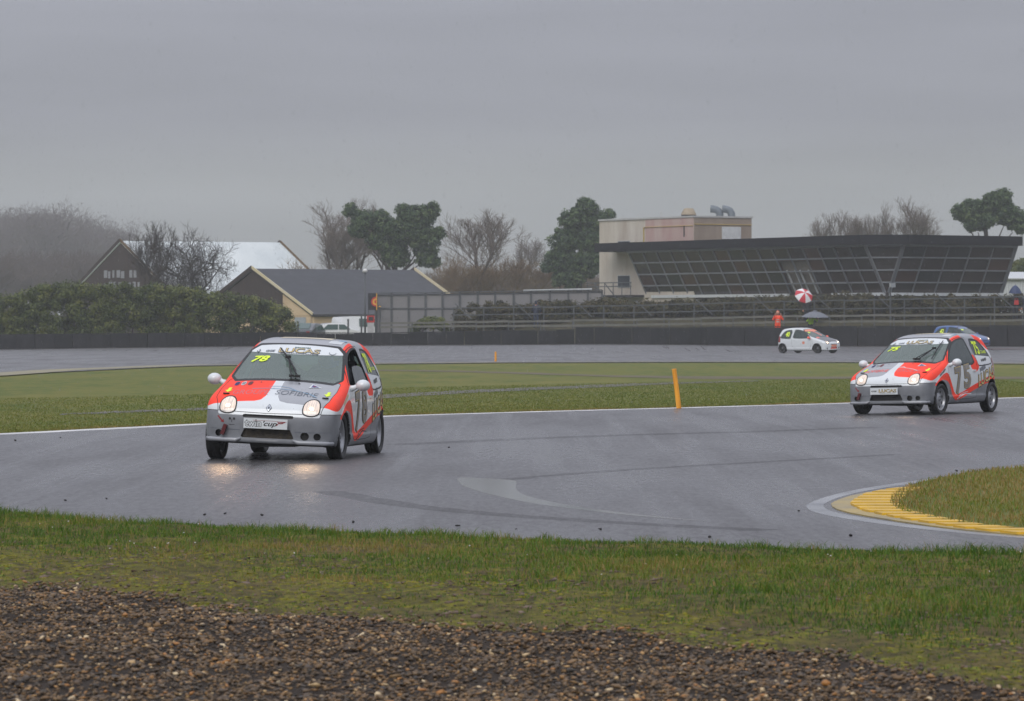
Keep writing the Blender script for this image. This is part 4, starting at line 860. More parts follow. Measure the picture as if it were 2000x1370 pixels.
    if plate == 'twin':
        r1 = text2d('twin', 0.06); ptext(fit(r1, 0.20, 0.085, (-0.155, 0.414)), C_DK, 0.0); ptext(fit(text2d('twin', 0.012), 0.20, 0.085, (-0.155, 0.414), r1), C_WHITE, 0.001)
        ptext(fit(text2d("'cup", 0.02, 0.35), 0.165, 0.078, (0.045, 0.406)), C_DK, 0.0)
        ptext(merge([stroke([(-0.16, 0.448), (0.05, 0.446), (0.235, 0.440)], 0.003), stroke([(0.12, 0.395), (0.15, 0.43), (0.22, 0.436)], 0.009), stroke([(0.13, 0.44), (0.16, 0.418), (0.20, 0.425)], 0.008)]), C_DRED, 0.0012)
    else:
        r1 = text2d('LUCAS', 0.05); ptext(fit(r1, 0.33, 0.058, (0.06, 0.418)), C_DK, 0.0); ptext(fit(text2d('LUCAS', 0.005), 0.33, 0.058, (0.06, 0.418), r1), C_GOLD, 0.001); ptext(fit(text2d('GGE', 0.04), 0.10, 0.024, (-0.195, 0.412)), C_DK, 0.0); ptext(scribble((0.06, 0.378), 0.30, 0.010, 14, 3), C_LGREY, 0.0)
    A('tow_arrow', poly2d([(-0.60, 0.475), (-0.585, 0.482), (-0.535, 0.43), (-0.522, 0.442), (-0.515, 0.405), (-0.555, 0.412), (-0.545, 0.42)]), m_front, C_DRED, 0.004)
    m = MB(); m.box((1.70, -0.505, 0.325), (0.05, 0.040, 0.12), Matrix.Rotation(math.radians(-18), 3, 'X')); rolled.append(m.build('tow_strap', C_MAR, car))
    if plate == 'twin':
        A('bumper_art', merge([(np.array(circ((-0.445+0.05*k, 0.452), 0.014, 10)), [tuple(range(10))]) for k in (0, 1)] + [stroke([(-0.42, 0.445), (-0.422, 0.41)], 0.006), stroke([(-0.45, 0.385), (-0.385, 0.385)], 0.005)]), m_front, C_DK, 0.004)
    for k_ in (1, -1):
        A('bumper_line', stroke([(k_*0.32, 0.330), (k_*0.5, 0.330), (k_*0.72, 0.338)], 0.004), m_front, C_LGREY, 0.003)
        yv = np.linspace(0.30, 0.78, 9)*k_; q = trace(np.c_[np.full(9, 1.9), yv, np.full(9, 0.215)], (-1, 0, 0)); q[-2:] = trace(np.c_[np.array([1.52, 1.38]), np.full(2, k_*1.0), np.full(2, 0.215)], (0, -k_, 0))
        m = MB(); m.tube([tuple(p_+np.array((0.012, k_*0.004, -0.004 if i_ else 0.02))) for i_, p_ in enumerate(q)], [0.008]+[0.026]*7+[0.018], 8); rolled.append(m.build('splitter_lip', C_GREY, car, smooth=True))
    # both sides: big outlined number, sponsor name, yellow window number
    for mp_, sg in ((m_left, 1), (m_right, -1)):
        def cc(x, z): return (-x, z) if sg == 1 else (x, z)
        d0, d1 = num
        a, b = ((0.29, 0.565), (-0.10, 0.635)) if sg == 1 else ((-0.10, 0.60), (0.29, 0.60))
        for dg_, pos, hh in ((d0, a, 0.50), (d1, b, 0.44)):
            outlined(car, rolled, dg_, mp_, 0.34, hh, cc(*pos), [(0.055, C_DK), (0.036, C_GOLD), (0.02, C_NUMG)], rise=0.10*sg, sh=0.0, name='door_number')
        outlined(car, rolled, 'LUCAS', mp_, 0.80, 0.235, cc(-1.0, 0.625), [(0.06, C_DK), (0.012, C_GOLD)], rise=0.23*sg, name='side_lettering')
        A('side_script', scribble(cc(-0.86, 0.765), 0.30, 0.09, 8, 9, 0.25*sg), mp_, C_LGREY)
        outlined(car, rolled, num, mp_, 0.22, 0.235, cc(-0.86, 1.125), [(0.03, C_YEL)], name='window_number', base=0.002)
        A('driver_name', fit(text2d(name, 0.02), 0.24, 0.05, cc(-1.115, 1.055)), mp_, C_YEL, 0.002)
        A('sticker_script', scribble(cc(-1.0, 0.915), 0.26, 0.055, 7, 4, 0.1*sg), mp_, C_DK, 0.002)
        A('wing_lettering', scribble(cc(0.98, 0.715), 0.30, 0.04, 11, 12, 0.38*sg), mp_, C_DK if not red_right else C_GOLD)
        A('sill_swoosh', merge([stroke([cc(x_, z_) for x_, z_ in ((0.42, 0.245), (0.20, 0.30), (0.0, 0.335), (-0.25, 0.32))], 0.014), stroke([cc(x_, z_) for x_, z_ in ((0.35, 0.285), (0.1, 0.35), (-0.1, 0.365))], 0.010)]), mp_, C_WHITE if not red_right else C_DK)
    # roof stickers
    A('roof_sticker', poly2d(rect((0.39, 0.22), 0.16, 0.24)), m_top, C_WHITE, 0.003); A('roof_sticker', poly2d(rect((-0.02, 0.62), 0.62, 0.42)), m_top, pm('roof_sticker_cream', (222, 210, 180), rough=0.4), 0.003)
    A('roof_sticker', poly2d(rect((0.44, 0.36), 0.09, 0.10)), m_top, C_LBLUE, 0.005)
    m = MB(); m.box((-0.05, 0.505, 1.338), (0.02, 0.02, 0.01)); 
H_FINE = 0.024; C_MAR = pm('tow_strap_maroon', (92, 20, 26), rough=0.7)
# ------------------------------------------------------------------ car 78, leaning through the bend
car78, r78 = build_car('grey white and fluorescent red hatchback race car number 78 with headlights lit', (-2.56, 48.5, 0.0), (-0.15, -0.989), H_FINE, team_paint(C_RED, C_GREY), {'open': True, 'quarter_sticker': True, 'handle': C_WHITE})
team_decals(car78, r78, '78', 'J.DUBOIS', True, 'twin')
wiper(car78, (0.14, 0.925), (-0.05, 1.13), ((-0.20, 1.265), (0.09, 1.0)), r78); finish_roll(r78, -2.5, -0.3)
[o for o in car78.children if o.name.startswith('wheel') and 'housing' not in o.name and o.location.x > 0 and o.location.y < 0][0].location.z += 0.0
# ------------------------------------------------------------------ car 75, following
car75, r75 = build_car('grey white and fluorescent red hatchback race car number 75 with closed windows and LUCAS plate', (7.27, 72.2, 0.0), (-0.477, -0.879), H_FINE, team_paint(C_GREY, C_RED), {'quarter_sticker': True, 'handle': C_WHITE, 'grille': C_BLACK}, steer=-0.05)
team_decals(car75, r75, '75', 'C.CLAUSE', False, 'lucas')
wiper(car75, (0.24, 0.925), (0.40, 1.11), ((0.45, 1.27), (0.46, 0.95)), r75); finish_roll(r75, 1.2, 0.2)
# ------------------------------------------------------------------ car 40 and the blue car on the far straight
C_ORA = paint('car_orange', (252, 84, 40)); C_CARB = paint('car_carbon', (44, 46, 50), rough=0.4); C_STRIP = pm('orange_strip', (240, 150, 120)); C_BLUEP = paint('car_blue', (46, 88, 146)); C_RIMB = pm('black_rim', (30, 30, 32), rough=0.4)
bonn = lambda mt: (lambda V, N: f_top(BON)(V, N), mt)
p40 = {'regions': [(f_top([(-0.6, 0.7), (0.6, 0.7), (0.62, 1.2), (0.55, 1.60), (-0.55, 1.60), (-0.62, 1.2)]), C_CARB), (lambda V, N: np.maximum(1.30-V[:, 2], V[:, 0]+1.28), C_ORA)], 'base': C_WHITE, 'bumper': C_WHITE}
car40, r40 = build_car('white hatchback race car number 40 with black bonnet and orange mirrors', (16.35, 225.5, -0.003), (0.766, -0.64), 0.034, p40, {'plain': True, 'mirror': C_ORA, 'strip_mat': C_STRIP, 'rim': C_RIMB, 'grille': C_ORA, 'handle': C_WHITE})
outlined(car40, r40, '40', m_right, 0.26, 0.27, (-0.92, 1.06), [(0.04, C_YEL)], name='window_number', base=0.002)
r40.append(wrap('wing_decal', poly2d(rect((0.20, 0.60), 0.16, 0.14)), m_right, C_STRIP, car40)); r40.append(wrap('bonnet_decal', poly2d(rect((-0.40, -0.92), 0.26, 0.16)), m_top, C_ORA, car40)); r40.append(wrap('screen_decal', poly2d([(-0.05, 1.22), (0.05, 1.23), (0.33, 1.0), (0.24, 0.96)]), m_screen, C_ORA, car40)); r40.append(wrap('plate', poly2d(rect((0, 0.42), 0.5, 0.10)), m_front, C_STRIP, car40, 0.01)); r40.append(wrap('windscreen_number', poly2d(rect((-0.42, 1.17), 0.14, 0.06)), m_screen, C_YEL, car40, 0.004))
finish_roll(r40, 2.0, 0)
pbl = {'regions': [], 'base': C_BLUEP, 'bumper': C_BLUEP}
bx = PX(1877, 246.0)
carb, rb = build_car('blue hatchback race car half hidden behind car 75', (bx, 246.0, float(gz(bx, 246.0))), (0.80, -0.60), 0.034, pbl, {'plain': True, 'mirror': C_BLUEP, 'strip_mat': C_BLUEP, 'handle': C_BLUEP})
outlined(carb, rb, '42', m_right, 0.26, 0.27, (-0.92, 1.06), [(0.04, C_YEL)], name='window_number', base=0.002); rb.append(wrap('windscreen_number', poly2d(rect((-0.40, 1.17), 0.20, 0.07)), m_screen, C_YEL, carb, 0.004))
finish_roll(rb, 1.5, 0)
# headlamp beams
def beams(car, power):
    for s in (1, -1):
        ld = bpy.data.lights.new('headlamp_beam', 'SPOT'); ld.energy = power; ld.spot_size = math.radians(38); ld.spot_blend = 1.0; ld.color = (1.0, 0.66, 0.40); ld.shadow_soft_size = 0.16
        o = link(bpy.data.objects.new('headlamp_beam', ld), car); o.location = (1.76, s*0.487, 0.60); o.rotation_euler = Vector((1, 0.08, -0.33)).to_track_quat('-Z', 'Y').to_euler()
beams(car78, 7); beams(car75, 14); beams(car40, 10)
# ------------------------------------------------------------------ tyre wall: belted panels in three runs
TYRW = [pm('tyre_wall_%d' % i, c, rough=0.75, c2=c2, vs=3.5, bump=0.8, bs=12, stretch=(1, 1, 0.3), spec=0.25) for i, (c, c2) in enumerate((((20, 20, 22), (36, 36, 39)), ((28, 28, 30), (17, 17, 19)), ((24, 23, 25), (42, 42, 46))))]
def wall_run(px0, px1, top, label, rake=0.0):
    """top: list of (px, py) for the upper edge"""
    x0, x1 = PX(px0, WALL_D), PX(px1, WALL_D); n = max(2, int(round((x1-x0)/1.18))); w = (x1-x0)/n
    t = thing('tyre_wall', label, 'tyre wall', ((x0+x1)/2, WALL_D, float(gz((x0+x1)/2, WALL_D))), 0, 'runs of the tyre wall'); ox, oy, oz = t.location
    tp = [p for p, _ in top]; tz = [PZ(q, WALL_D) for _, q in top]; r = random.Random(px0)
    for i in range(n):
        a = x0+i*w; c = a+w/2; z0 = float(gz(c, WALL_D))-0.08; z1 = float(np.interp(1000+FPX*c/WALL_D, tp, tz))+r.uniform(-0.03, 0.025); d = 0.62+r.uniform(-0.03, 0.03); e = r.uniform(0.008, 0.03)
        m = MB(); nseg = 3; bow = r.uniform(0.01, 0.05)
        for k in range(nseg):                                         # slightly bulging face
            u0, u1 = a+e+(w-2*e)*k/nseg, a+e+(w-2*e)*(k+1)/nseg; b0, b1 = bow*math.sin(math.pi*k/nseg), bow*math.sin(math.pi*(k+1)/nseg)
            m.prism([(u0-ox, -d/2-b0), (u1-ox, -d/2-b1), (u1-ox, d/2), (u0-ox, d/2)], z0-oz, z1-oz)
        m.build('belt_panel', TYRW[r.randrange(3)], t)
        if i % 2 == 0:
            m = MB(); m.bar((a-ox, -d/2-0.03, z0-oz+0.05), (a-ox+r.uniform(-0.02, 0.02), -d/2-0.03, z1-oz-0.04), 0.05, 0.03); m.build('strap', TYRW[2], t)
    m = MB(); k = 12
    for i in range(k):
        a, b = x0+(x1-x0)*i/k, x0+(x1-x0)*(i+1)/k; za, zb = [float(np.interp(1000+FPX*q/WALL_D, tp, tz))+0.03-oz for q in (a, b)]
        m.bar((a-ox, -0.05, za), (b-ox, -0.05, zb), 0.34, 0.05)
    m.build('top_rail', TYRW[2], t)
wall_run(-260, 728, [(-260, 657), (0, 655), (500, 651), (728, 652)], 'long black belted tyre wall running in front of the evergreen hedge')
wall_run(728, 1122, [(728, 652), (1122, 645)], 'lower black tyre wall in front of the grey panel screen')
wall_run(1124, 2260, [(1124, 641), (1600, 639), (2000, 637), (2260, 636)], 'taller black tyre wall below the glazed grandstand')
# ------------------------------------------------------------------ spectator fences (posts and rails are parts)
WOODR = pm('weathered_rail', (112, 110, 102), rough=0.6, c2=(86, 88, 80), vs=1.5); STEELP = pm('galvanised_post', (84, 88, 90), rough=0.5, c2=(64, 68, 70), vs=2)
def rail_fence(label, D, rails, px0, px1, step, thick, mat, base_off=0.0, struts=False):
    x0, x1 = PX(px0, D), PX(px1, D); n = int(round((x1-x0)/step)); w = (x1-x0)/n
    t = thing('rail_fence', label, 'fence', (x0, D, float(gz(x0, D)))); ox, oy, oz = t.location
    zr = [lambda x, r=r: float(np.interp(1000+FPX*x/D, [p for p, _ in r], [PZ(q, D) for _, q in r])) for r in rails]
    r_ = random.Random(int(D*10))
    for i in range(n+1):
        x = x0+i*w; g = float(gz(x, D)); m = MB(); ztop = max(f(x) for f in zr)+0.07; m.box((x-ox, 0.06, (g-0.15+ztop)/2-oz), (0.075, 0.075, ztop-g+0.15)); m.build('post', STEELP, t)
        if i < n:
            for f in zr:
                m = MB(); m.bar((x-ox+0.01, 0, f(x)-oz+r_.uniform(-0.02, 0.02)), (x+w-ox-0.01, 0, f(x+w)-oz+r_.uniform(-0.02, 0.02)), 0.045, thick); m.build('rail', mat, t)
        if struts and i % 2 == 0 and i < n:
            m = MB(); m.bar((x-ox+0.1, -0.05, ztop-oz+0.25), (x-ox+1.15, -0.42, ztop-oz-0.75), 0.05, 0.05); m.build('strut', STEELP, t)
rail_fence('low timber rail fence right behind the tyre wall', 258.6, [[(700, 632), (880, 630), (1240, 625), (1550, 618), (2000, 614), (2100, 613)], [(700, 640), (880, 638), (1240, 635), (1550, 629), (2000, 626), (2100, 625)]], 742, 2060, 2.05, 0.13, WOODR)
rail_fence('taller steel rail fence with slanting struts in front of the planted bank', 264.0, [[(880, 603), (1240, 597), (1550, 589), (2000, 580), (2100, 578)], [(880, 616), (1240, 611), (1550, 604), (2000, 600), (2100, 598)]], 886, 2060, 1.95, 0.075, STEELP, struts=True)
# ------------------------------------------------------------------ grey panel screen with posts
SCR = [pm('screen_panel_%d' % i, c, rough=0.55, var=0.12, vs=0.8) for i, c in enumerate(((128, 127, 127), (122, 121, 122), (134, 132, 131)))]
D = 269.0; scr = thing('panel_screen', 'tall grey panel screen on posts beside the slate-roofed house', 'screen fence', (PX(735, D), D, float(gz(PX(735, D), D))))
sx, sy, szz = scr.location; pxs = [735, 764.5, 798, 831, 864, 898, 933, 967, 1003, 1037, 1074, 1110, 1148, 1176]
def zt(p): return PZ(np.interp(p, [735, 1176], [574, 567]), D)-szz
for i, p in enumerate(pxs):
    x = PX(p, D)-sx; m = MB(); m.box((x, -0.05, zt(p)/2-0.1), (0.13, 0.10, zt(p)+0.2)); m.build('post', STEELP, scr)
    if i < len(pxs)-1:
        x2 = PX(pxs[i+1], D)-sx; zm = PZ(603, D)-szz
        for a, b in ((zm+0.03, zt(p)-0.14), (-0.1, zm-0.03)):
            m = MB(); m.box(((x+x2)/2, 0.02, (a+b)/2), (x2-x-0.02, 0.04, b-a)); m.build('panel', SCR[random.randrange(3)], scr)
        for zz_ in (zm, zt(p)-0.10):
            m = MB(); m.box(((x+x2)/2, -0.02, zz_), (x2-x-0.14, 0.06, 0.09)); m.build('rail', STEELP, scr)
        m = MB(); m.box(((x+x2)/2, 0.0, zt((p+pxs[i+1])/2)+0.02), (x2-x, 0.30, 0.06), Matrix.Rotation(random.uniform(-0.02, 0.02), 3, 'Y')); m.build('coping_sheet', STEELP, scr)
m = MB(); m.bar((PX(1022, D)-sx, 0.3, PZ(568.5, D)-szz), (PX(1156, D)-sx, 0.3, PZ(565.5, D)-szz), 0.8, 0.15); m.build('white_awning', pm('white_sheet', (200, 204, 204), rough=0.4), scr)
# ------------------------------------------------------------------ advertising board by the screen
ad = thing('advertising_board', 'black board with a red and yellow shell emblem at the end of the panel screen', 'sign', (PX(727, 268), 268.0, float(gz(PX(727, 268), 268)))); az = ad.location.z
BK = pm('board_black', (34, 34, 38), rough=0.5); RD = pm('board_red', (196, 44, 40), rough=0.5); YL = pm('board_yellow', (232, 176, 60), rough=0.5)
z0, z1 = PZ(606, 268)-az, PZ(573, 268)-az
m = MB(); m.box((0, 0, (z0+z1)/2), (0.55, 0.06, z1-z0)); m.build('board', BK, ad)
ezc = PZ(590, 268)-az
def emblem(r0, nm, mt, y):
    pts = [(0.26, r0)] + [(0.26-r0*1.0*math.sin(a)*0.98, r0*math.cos(a)*(1.0 if math.cos(a) > -0.6 else 0.9)) for a in np.linspace(0.1, math.pi-0.1, 12)] + [(0.26, -r0*0.92)]
    m = MB(); m.add([(a, y, ezc+b) for a, b in pts]+[(a, y-0.006, ezc+b) for a, b in pts], [tuple(range(len(pts))), tuple(range(2*len(pts)-1, len(pts)-1, -1))]); m.build(nm, mt, ad)
emblem(0.34, 'emblem', RD, -0.033); emblem(0.24, 'emblem', YL, -0.041); emblem(0.12, 'emblem', RD, -0.049)
m = MB(); m.box((0.29, -0.02, (z0+z1)/2), (0.05, 0.08, z1-z0)); m.build('edge_strip', YL, ad)
for dx in (-0.24, 0.2): m = MB(); m.box((dx, 0.05, z1/2), (0.07, 0.07, z1)); m.build('post', STEELP, ad)
rb_ = thing('red_box', 'red cabinet below the emblem board', 'cabinet', (PX(724, 267), 267.0, float(gz(PX(724, 267), 267)))); zz_ = rb_.location.z
m = MB(); m.box((0, 0, (PZ(630, 267)+PZ(617, 267))/2-zz_), (0.5, 0.3, 0.45)); m.build('cabinet', RD, rb_); m = MB(); m.box((0, 0, (PZ(630, 267)-zz_)/2), (0.42, 0.26, PZ(630, 267)-zz_)); m.build('stand', pm('pale_stand', (190, 190, 190)), rb_); m = MB(); m.box((0.02, -0.155, PZ(623, 267)-zz_), (0.3, 0.01, 0.25)); m.build('door', BK, rb_)
# ------------------------------------------------------------------ gabled buildings
def gabled(name, label, apexA, half, drop, ridge, wall_h, roof_mat, gable_mat, wall_mat, verge_mat, over=0.35, low_wall=None, gable_split=None):
    """apexA: world point of the near ridge end; half: vector (dx,dy) from ridge to the eave that faces us; ridge: vector to the far ridge end"""
    t = thing(name, label, 'building', (apexA[0], apexA[1], float(gz(apexA[0], apexA[1])))); O_ = Vector(t.location); A = Vector(apexA)-O_; R_ = Vector((ridge[0], ridge[1], 0)); H = Vector((half[0], half[1], 0)); rd = R_.normalized(); hd = H.normalized(); L_ = R_.length
    B = A+R_; ez = A.z-drop
    def at(base, s, k=1.0, dz=0.0): return base+H*s*k+Vector((0, 0, -drop*abs(s)*k+dz))
    for s in (1, -1):                                                 # two roof planes, oversailing
        k = 1+over/H.length; q = [A-rd*over, B+rd*over, at(B, s, k)+rd*over, at(A, s, k)-rd*over]
        if s < 0: q = q[::-1]
        m = MB(); m.slab([tuple(p) for p in q], 0.12); m.build('roof', roof_mat, t)
        for base, sg in ((A, -1), (B, 1)):
            e0 = base+rd*sg*(over+0.03)+Vector((0, 0, 0.10)); e1 = at(base, s, k)+rd*sg*(over+0.03)+Vector((0, 0, 0.10)); m = MB(); m.bar(tuple(e0), tuple(e1), 0.06, 0.20 if s > 0 else 0.26); m.build('verge_board', verge_mat if s > 0 else gable_mat, t)
        e0 = at(A, s, k, 0.02)-rd*over; e1 = at(B, s, k, 0.02)+rd*over; m = MB(); m.bar(tuple(e0), tuple(e1), 0.12, 0.12); m.build('gutter', pm('gutter_dark', (62, 62, 64)), t)
    for base, sg in ((A, -1), (B, 1)):                                # gable triangles and end walls
        p0, p1, p2 = at(base, 1, 1, -0.1), at(base, -1, 1, -0.1), base+Vector((0, 0, -0.1)); zlo = ez-0.1 if gable_split is None else gable_split-O_.z
        m = MB(); m.slab([tuple(p) for p in (p0, p2, p1)], 0.2, rd*(-sg)); m.build('gable', gable_mat, t)
        m = MB(); a, b = at(base, 1, 1), at(base, -1, 1); m.slab([(a.x, a.y, -0.3), (a.x, a.y, ez-0.1), (b.x, b.y, ez-0.1), (b.x, b.y, -0.3)], 0.2, rd*(-sg)); m.build('end_wall', wall_mat, t)
    for s in (1, -1):
        a, b = at(A, s, 0.985), at(B, s, 0.985); m = MB(); m.slab([(a.x, a.y, -0.3), (b.x, b.y, -0.3), (b.x, b.y, ez-0.02), (a.x, a.y, ez-0.02)], 0.2, -hd*s); m.build('wall', wall_mat, t)
    return t, A, B, H, rd, hd, ez
SLATE = pm('slate_roof', (64, 66, 72), rough=0.7, c2=(52, 54, 58), vs=1.2, bump=0.4, bs=5, stretch=(1, 1, 3)); BROWN = pm('dark_boarding', (62, 50, 46), rough=0.85, c2=(46, 38, 35), vs=2, stretch=(3, 3, 0.3), bump=0.3, bs=6); CREAM = pm('cream_render', (206, 184, 150), rough=0.85, c2=(188, 164, 132), vs=0.7); VERGEB = pm('cream_board', (204, 196, 176), rough=0.7, c2=(200, 184, 134), vs=0.35); WROOF = pm('white_sheet_roof', (206, 212, 212), rough=0.45, c2=(186, 194, 196), vs=0.5, stretch=(1, 1, 0.2))
D = 298.0; s_ = FPX/D; ap = P(495, 525, D)
h2, A2, B2, H2, rd2, hd2, ez2 = gabled('slate_house', 'long house with dark slate roof, brown boarded gable and cream walls', ap, (4.6, -4.9), 3.35, (11.4, 7.6), 2, SLATE, BROWN, CREAM, VERGEB, 0.12)
def onwall(t, A, B, H, hd, f0, f1, z0, z1, mat, name, k=0.985, off=0.05, par=None):
    a = A+H*k; d = B-A; m = MB(); p, q = a+d*f0, a+d*f1; m.slab([(p.x, p.y, z0), (q.x, q.y, z0), (q.x, q.y, z1), (p.x, p.y, z1)], off, hd); return m.build(name, mat, par or t)
GDOOR = pm('grey_door', (160, 168, 174), rough=0.5); WINDK = pm('dark_pane', (58, 66, 72), rough=0.12, var=0.2, vs=1)
base2 = h2.location.z
onwall(h2, A2, B2, H2, hd2, 0.13, 0.36, PZ(636, 296)-base2, PZ(624, 296)-base2, pm('shutter_grey', (104, 108, 112)), 'shutter'); onwall(h2, A2, B2, H2, hd2, 0.55, 0.75, PZ(640, 296)-base2, PZ(624, 296)-base2, pm('window_frame_white', (190, 190, 186)), 'window')
def onend(A, H, rd, f0, f1, z0, z1, mat, name, par, off=0.05):
    p, q = A+H*f0, A+H*f1; m = MB(); m.slab([(p.x, p.y, z0), (q.x, q.y, z0), (q.x, q.y, z1), (p.x, p.y, z1)], off, -rd); return m.build(name, mat, par)
dr = onend(A2, H2, rd2, 0.70, 0.88, -0.2, 1.75, GDOOR, 'door', h2); onend(A2, H2, rd2, 0.44, 0.985, ez2-0.06, ez2+0.02, CREAM, 'lintel', h2, 0.04)
# cream lower part of the gable, right of the boarding
p = [A2+H2*f+Vector((0, 0, -3.35*f-0.14)) for f in (0.50, 0.985)]; q0 = A2+H2*0.50; m = MB(); m.slab([(q0.x, q0.y, ez2-0.12), tuple(p[0]), tuple(p[1])], 0.03, -rd2); m.build('render_panel', CREAM, h2)
D = 345.0; ap = P(237, 471, D)
h1, A1, B1, H1, rd1, hd1, ez1 = gabled('white_roofed_barn', 'big barn with white sheet roof and dark brown gable above the hedge', ap, (5.2, -4.6), 4.95, (12.9, 6.2), 3, WROOF, BROWN, pm('barn_wall', (92, 84, 78), rough=0.8), pm('barn_verge', (110, 88, 62), rough=0.8), 0.10)
for i, (f, z) in enumerate([(-0.30+0.075*k, 1.85) for k in range(8)]+[(-0.30+0.085*k, 0.55) for k in range(8)]):
    if i in (5, 12): continue
    j_ = random.uniform(-0.12, 0.12); fr_ = onend(A1, H1, rd1, f, f+random.choice((0.03, 0.045, 0.055)), ez1+z+j_*0.6, ez1+z+j_+(0.62 if z > 1 else 0.9), pm('gable_window_white', (142, 144, 150), rough=0.5) if i == 0 else bpy.data.materials['gable_window_white'], 'window', h1)
# ------------------------------------------------------------------ lamp post by the house
lp = thing('lamp_post', 'slim dark lamp post with a white globe beside the slate roof', 'lamp post', (PX(713, 272), 272.0, float(gz(PX(713, 272), 272)))); zz_ = PZ(533, 272)-lp.location.z
m = MB(); m.tube([(0, 0, 0), (0, 0, zz_*0.5), (0, 0, zz_)], [0.07, 0.055, 0.04], 10); m.build('pole', STEELP, lp, smooth=True); m = MB(); m.lathe([(0, -0.14), (0.10, -0.12), (0.17, -0.03), (0.17, 0.04), (0.10, 0.12), (0, 0.15)], 14, 'z', (0, 0, zz_+0.12)); m.build('globe', pm('lamp_globe', (222, 222, 218), rough=0.3), lp, smooth=True); m = MB(); m.lathe([(0.05, 0), (0.19, 0.0), (0.19, 0.03), (0.05, 0.05)], 12, 'z', (0, 0, zz_-0.03)); m.build('collar', STEELP, lp)
# ------------------------------------------------------------------ control tower with the glazed grandstand
CONC = pm('stained_concrete', (202, 196, 184), rough=0.85, c2=(168, 156, 142), vs=0.6, stretch=(1, 1, 0.25), bump=0.15, bs=3); PINKC = pm('faded_pink_render', (172, 138, 132), rough=0.85, c2=(188, 172, 162), vs=0.7, stretch=(1, 1, 0.22)); TANC = pm('brown_concrete', (150, 136, 122), rough=0.85, c2=(126, 112, 100), vs=0.7, stretch=(1, 1, 0.3)); COPE = pm('pale_coping', (188, 188, 186), rough=0.6)
U = np.array((-0.515, 0.857)); Vv = np.array((0.857, 0.515)); C0 = np.array((PX(1355, 287), 287.0)); tz0 = float(gz(C0[0], C0[1])); TZ = PZ(421.5, 287)
tower = thing('control_tower', 'stained concrete control tower with flat roof, pink panel and roof vents', 'tower', (C0[0], C0[1], tz0))
def L2(p, z): return (p[0]-C0[0], p[1]-C0[1], z-tz0)
def T(u, v): return C0+U*u+Vv*v
m = MB(); m.prism([L2(T(u, v), 0)[:2] for u, v in ((0, 0), (0, 4.9), (12.4, 4.9), (12.4, 0))], -0.5, TZ-tz0-0.12); m.build('wall', CONC, tower)
def onface(name, u0, u1, z0, z1, mat, off, face='u', par=None):
    n_ = -Vv if face == 'u' else -U; f = (lambda k: T(k, 0)) if face == 'u' else (lambda k: T(0, k)); a, b = f(u0), f(u1)
    m = MB(); m.slab([L2(a, z0), L2(b, z0), L2(b, z1), L2(a, z1)], off, Vector((n_[0], n_[1], 0))); return m.build(name, mat, par or tower)
zr_ = lambda py, D_=292: PZ(py, D_); YLP = pm('pipe_yellow', (196, 170, 96), rough=0.5)
onface('pink_panel', 0.02, 6.2, 5.0, TZ-0.14, PINKC, 0.03); onface('right_panel', 0.02, 4.88, 5.0, TZ-0.14, TANC, 0.03, 'v')
onface('yellow_pipe', 0.05, 6.4, zr_(442, 288), zr_(441, 288), YLP, 0.08); onface('yellow_pipe', 0.03, 4.9, zr_(439.5, 288), zr_(438.3, 288), YLP, 0.08, 'v'); onface('yellow_pipe', 6.37, 6.42, zr_(476), zr_(442, 288), YLP, 0.08); onface('crack', 1.1, 1.25, zr_(463, 288), zr_(441, 288), BK, 0.045)
onface('white_hatch', 2.35, 3.95, zr_(467, 288), zr_(443, 288), pm('white_hatch_paint', (206, 208, 208), rough=0.4), 0.06, 'v')
for z0, z1 in ((zr_(477), zr_(469)), (zr_(562), zr_(537))):
    w_ = onface('window', 8.2, 9.9, z0, z1, COPE, 0.03); onface('pane', 8.28, 9.82, z0+0.05, z1-0.05, WINDK, 0.05, 'u', w_)
m = MB(); m.prism([L2(p, 0)[:2] for p in (T(-0.08, -0.08), T(-0.08, 4.98), T(12.48, 4.98), T(12.48, -0.08))], TZ-tz0-0.12, TZ-tz0); m.build('roof_coping', COPE, tower)
VCAP = pm('vent_cap_tan', (156, 142, 120), rough=0.6); DUCT = pm('duct_steel', (120, 128, 134), rough=0.4, metal=0.3)
def rp(px, D_): return np.array((PX(px, D_), D_))
vc = rp(1345, 289.5); m = MB(); q = L2(vc, TZ); m.lathe([(0.52, 0.0), (0.52, 0.10)], 18, 'z', q); v0 = m.build('vent_collar', BK, tower); m = MB(); m.lathe([(0.0, 0.60), (0.30, 0.58), (0.36, 0.54), (0.56, 0.13), (0.52, 0.10)], 18, 'z', q); m.build('vent_cap', VCAP, tower, smooth=True, auto=True)
for px in (1398, 1421):
    c_ = rp(px, 290.0); q = Vector(L2(c_, TZ)); m = MB(); pts = [(0.28, 0, 0), (0.28, 0, 0.22), (0.20, 0, 0.38), (0.02, 0, 0.50), (-0.22, 0, 0.55), (-0.38, 0, 0.56)]
    m.tube([q+Vector(p_) for p_ in pts], [0.27, 0.27, 0.27, 0.27, 0.27, 0.28], 12); m.build('duct_hood', DUCT, tower, smooth=True, auto=True)
m = MB(); q = L2(rp(1291, 291), TZ); m.tube([q, (q[0], q[1], q[2]+0.3)], 0.03, 6); m.box((q[0], q[1], q[2]+0.3), (0.14, 0.1, 0.1)); m.build('roof_camera', COPE, tower)
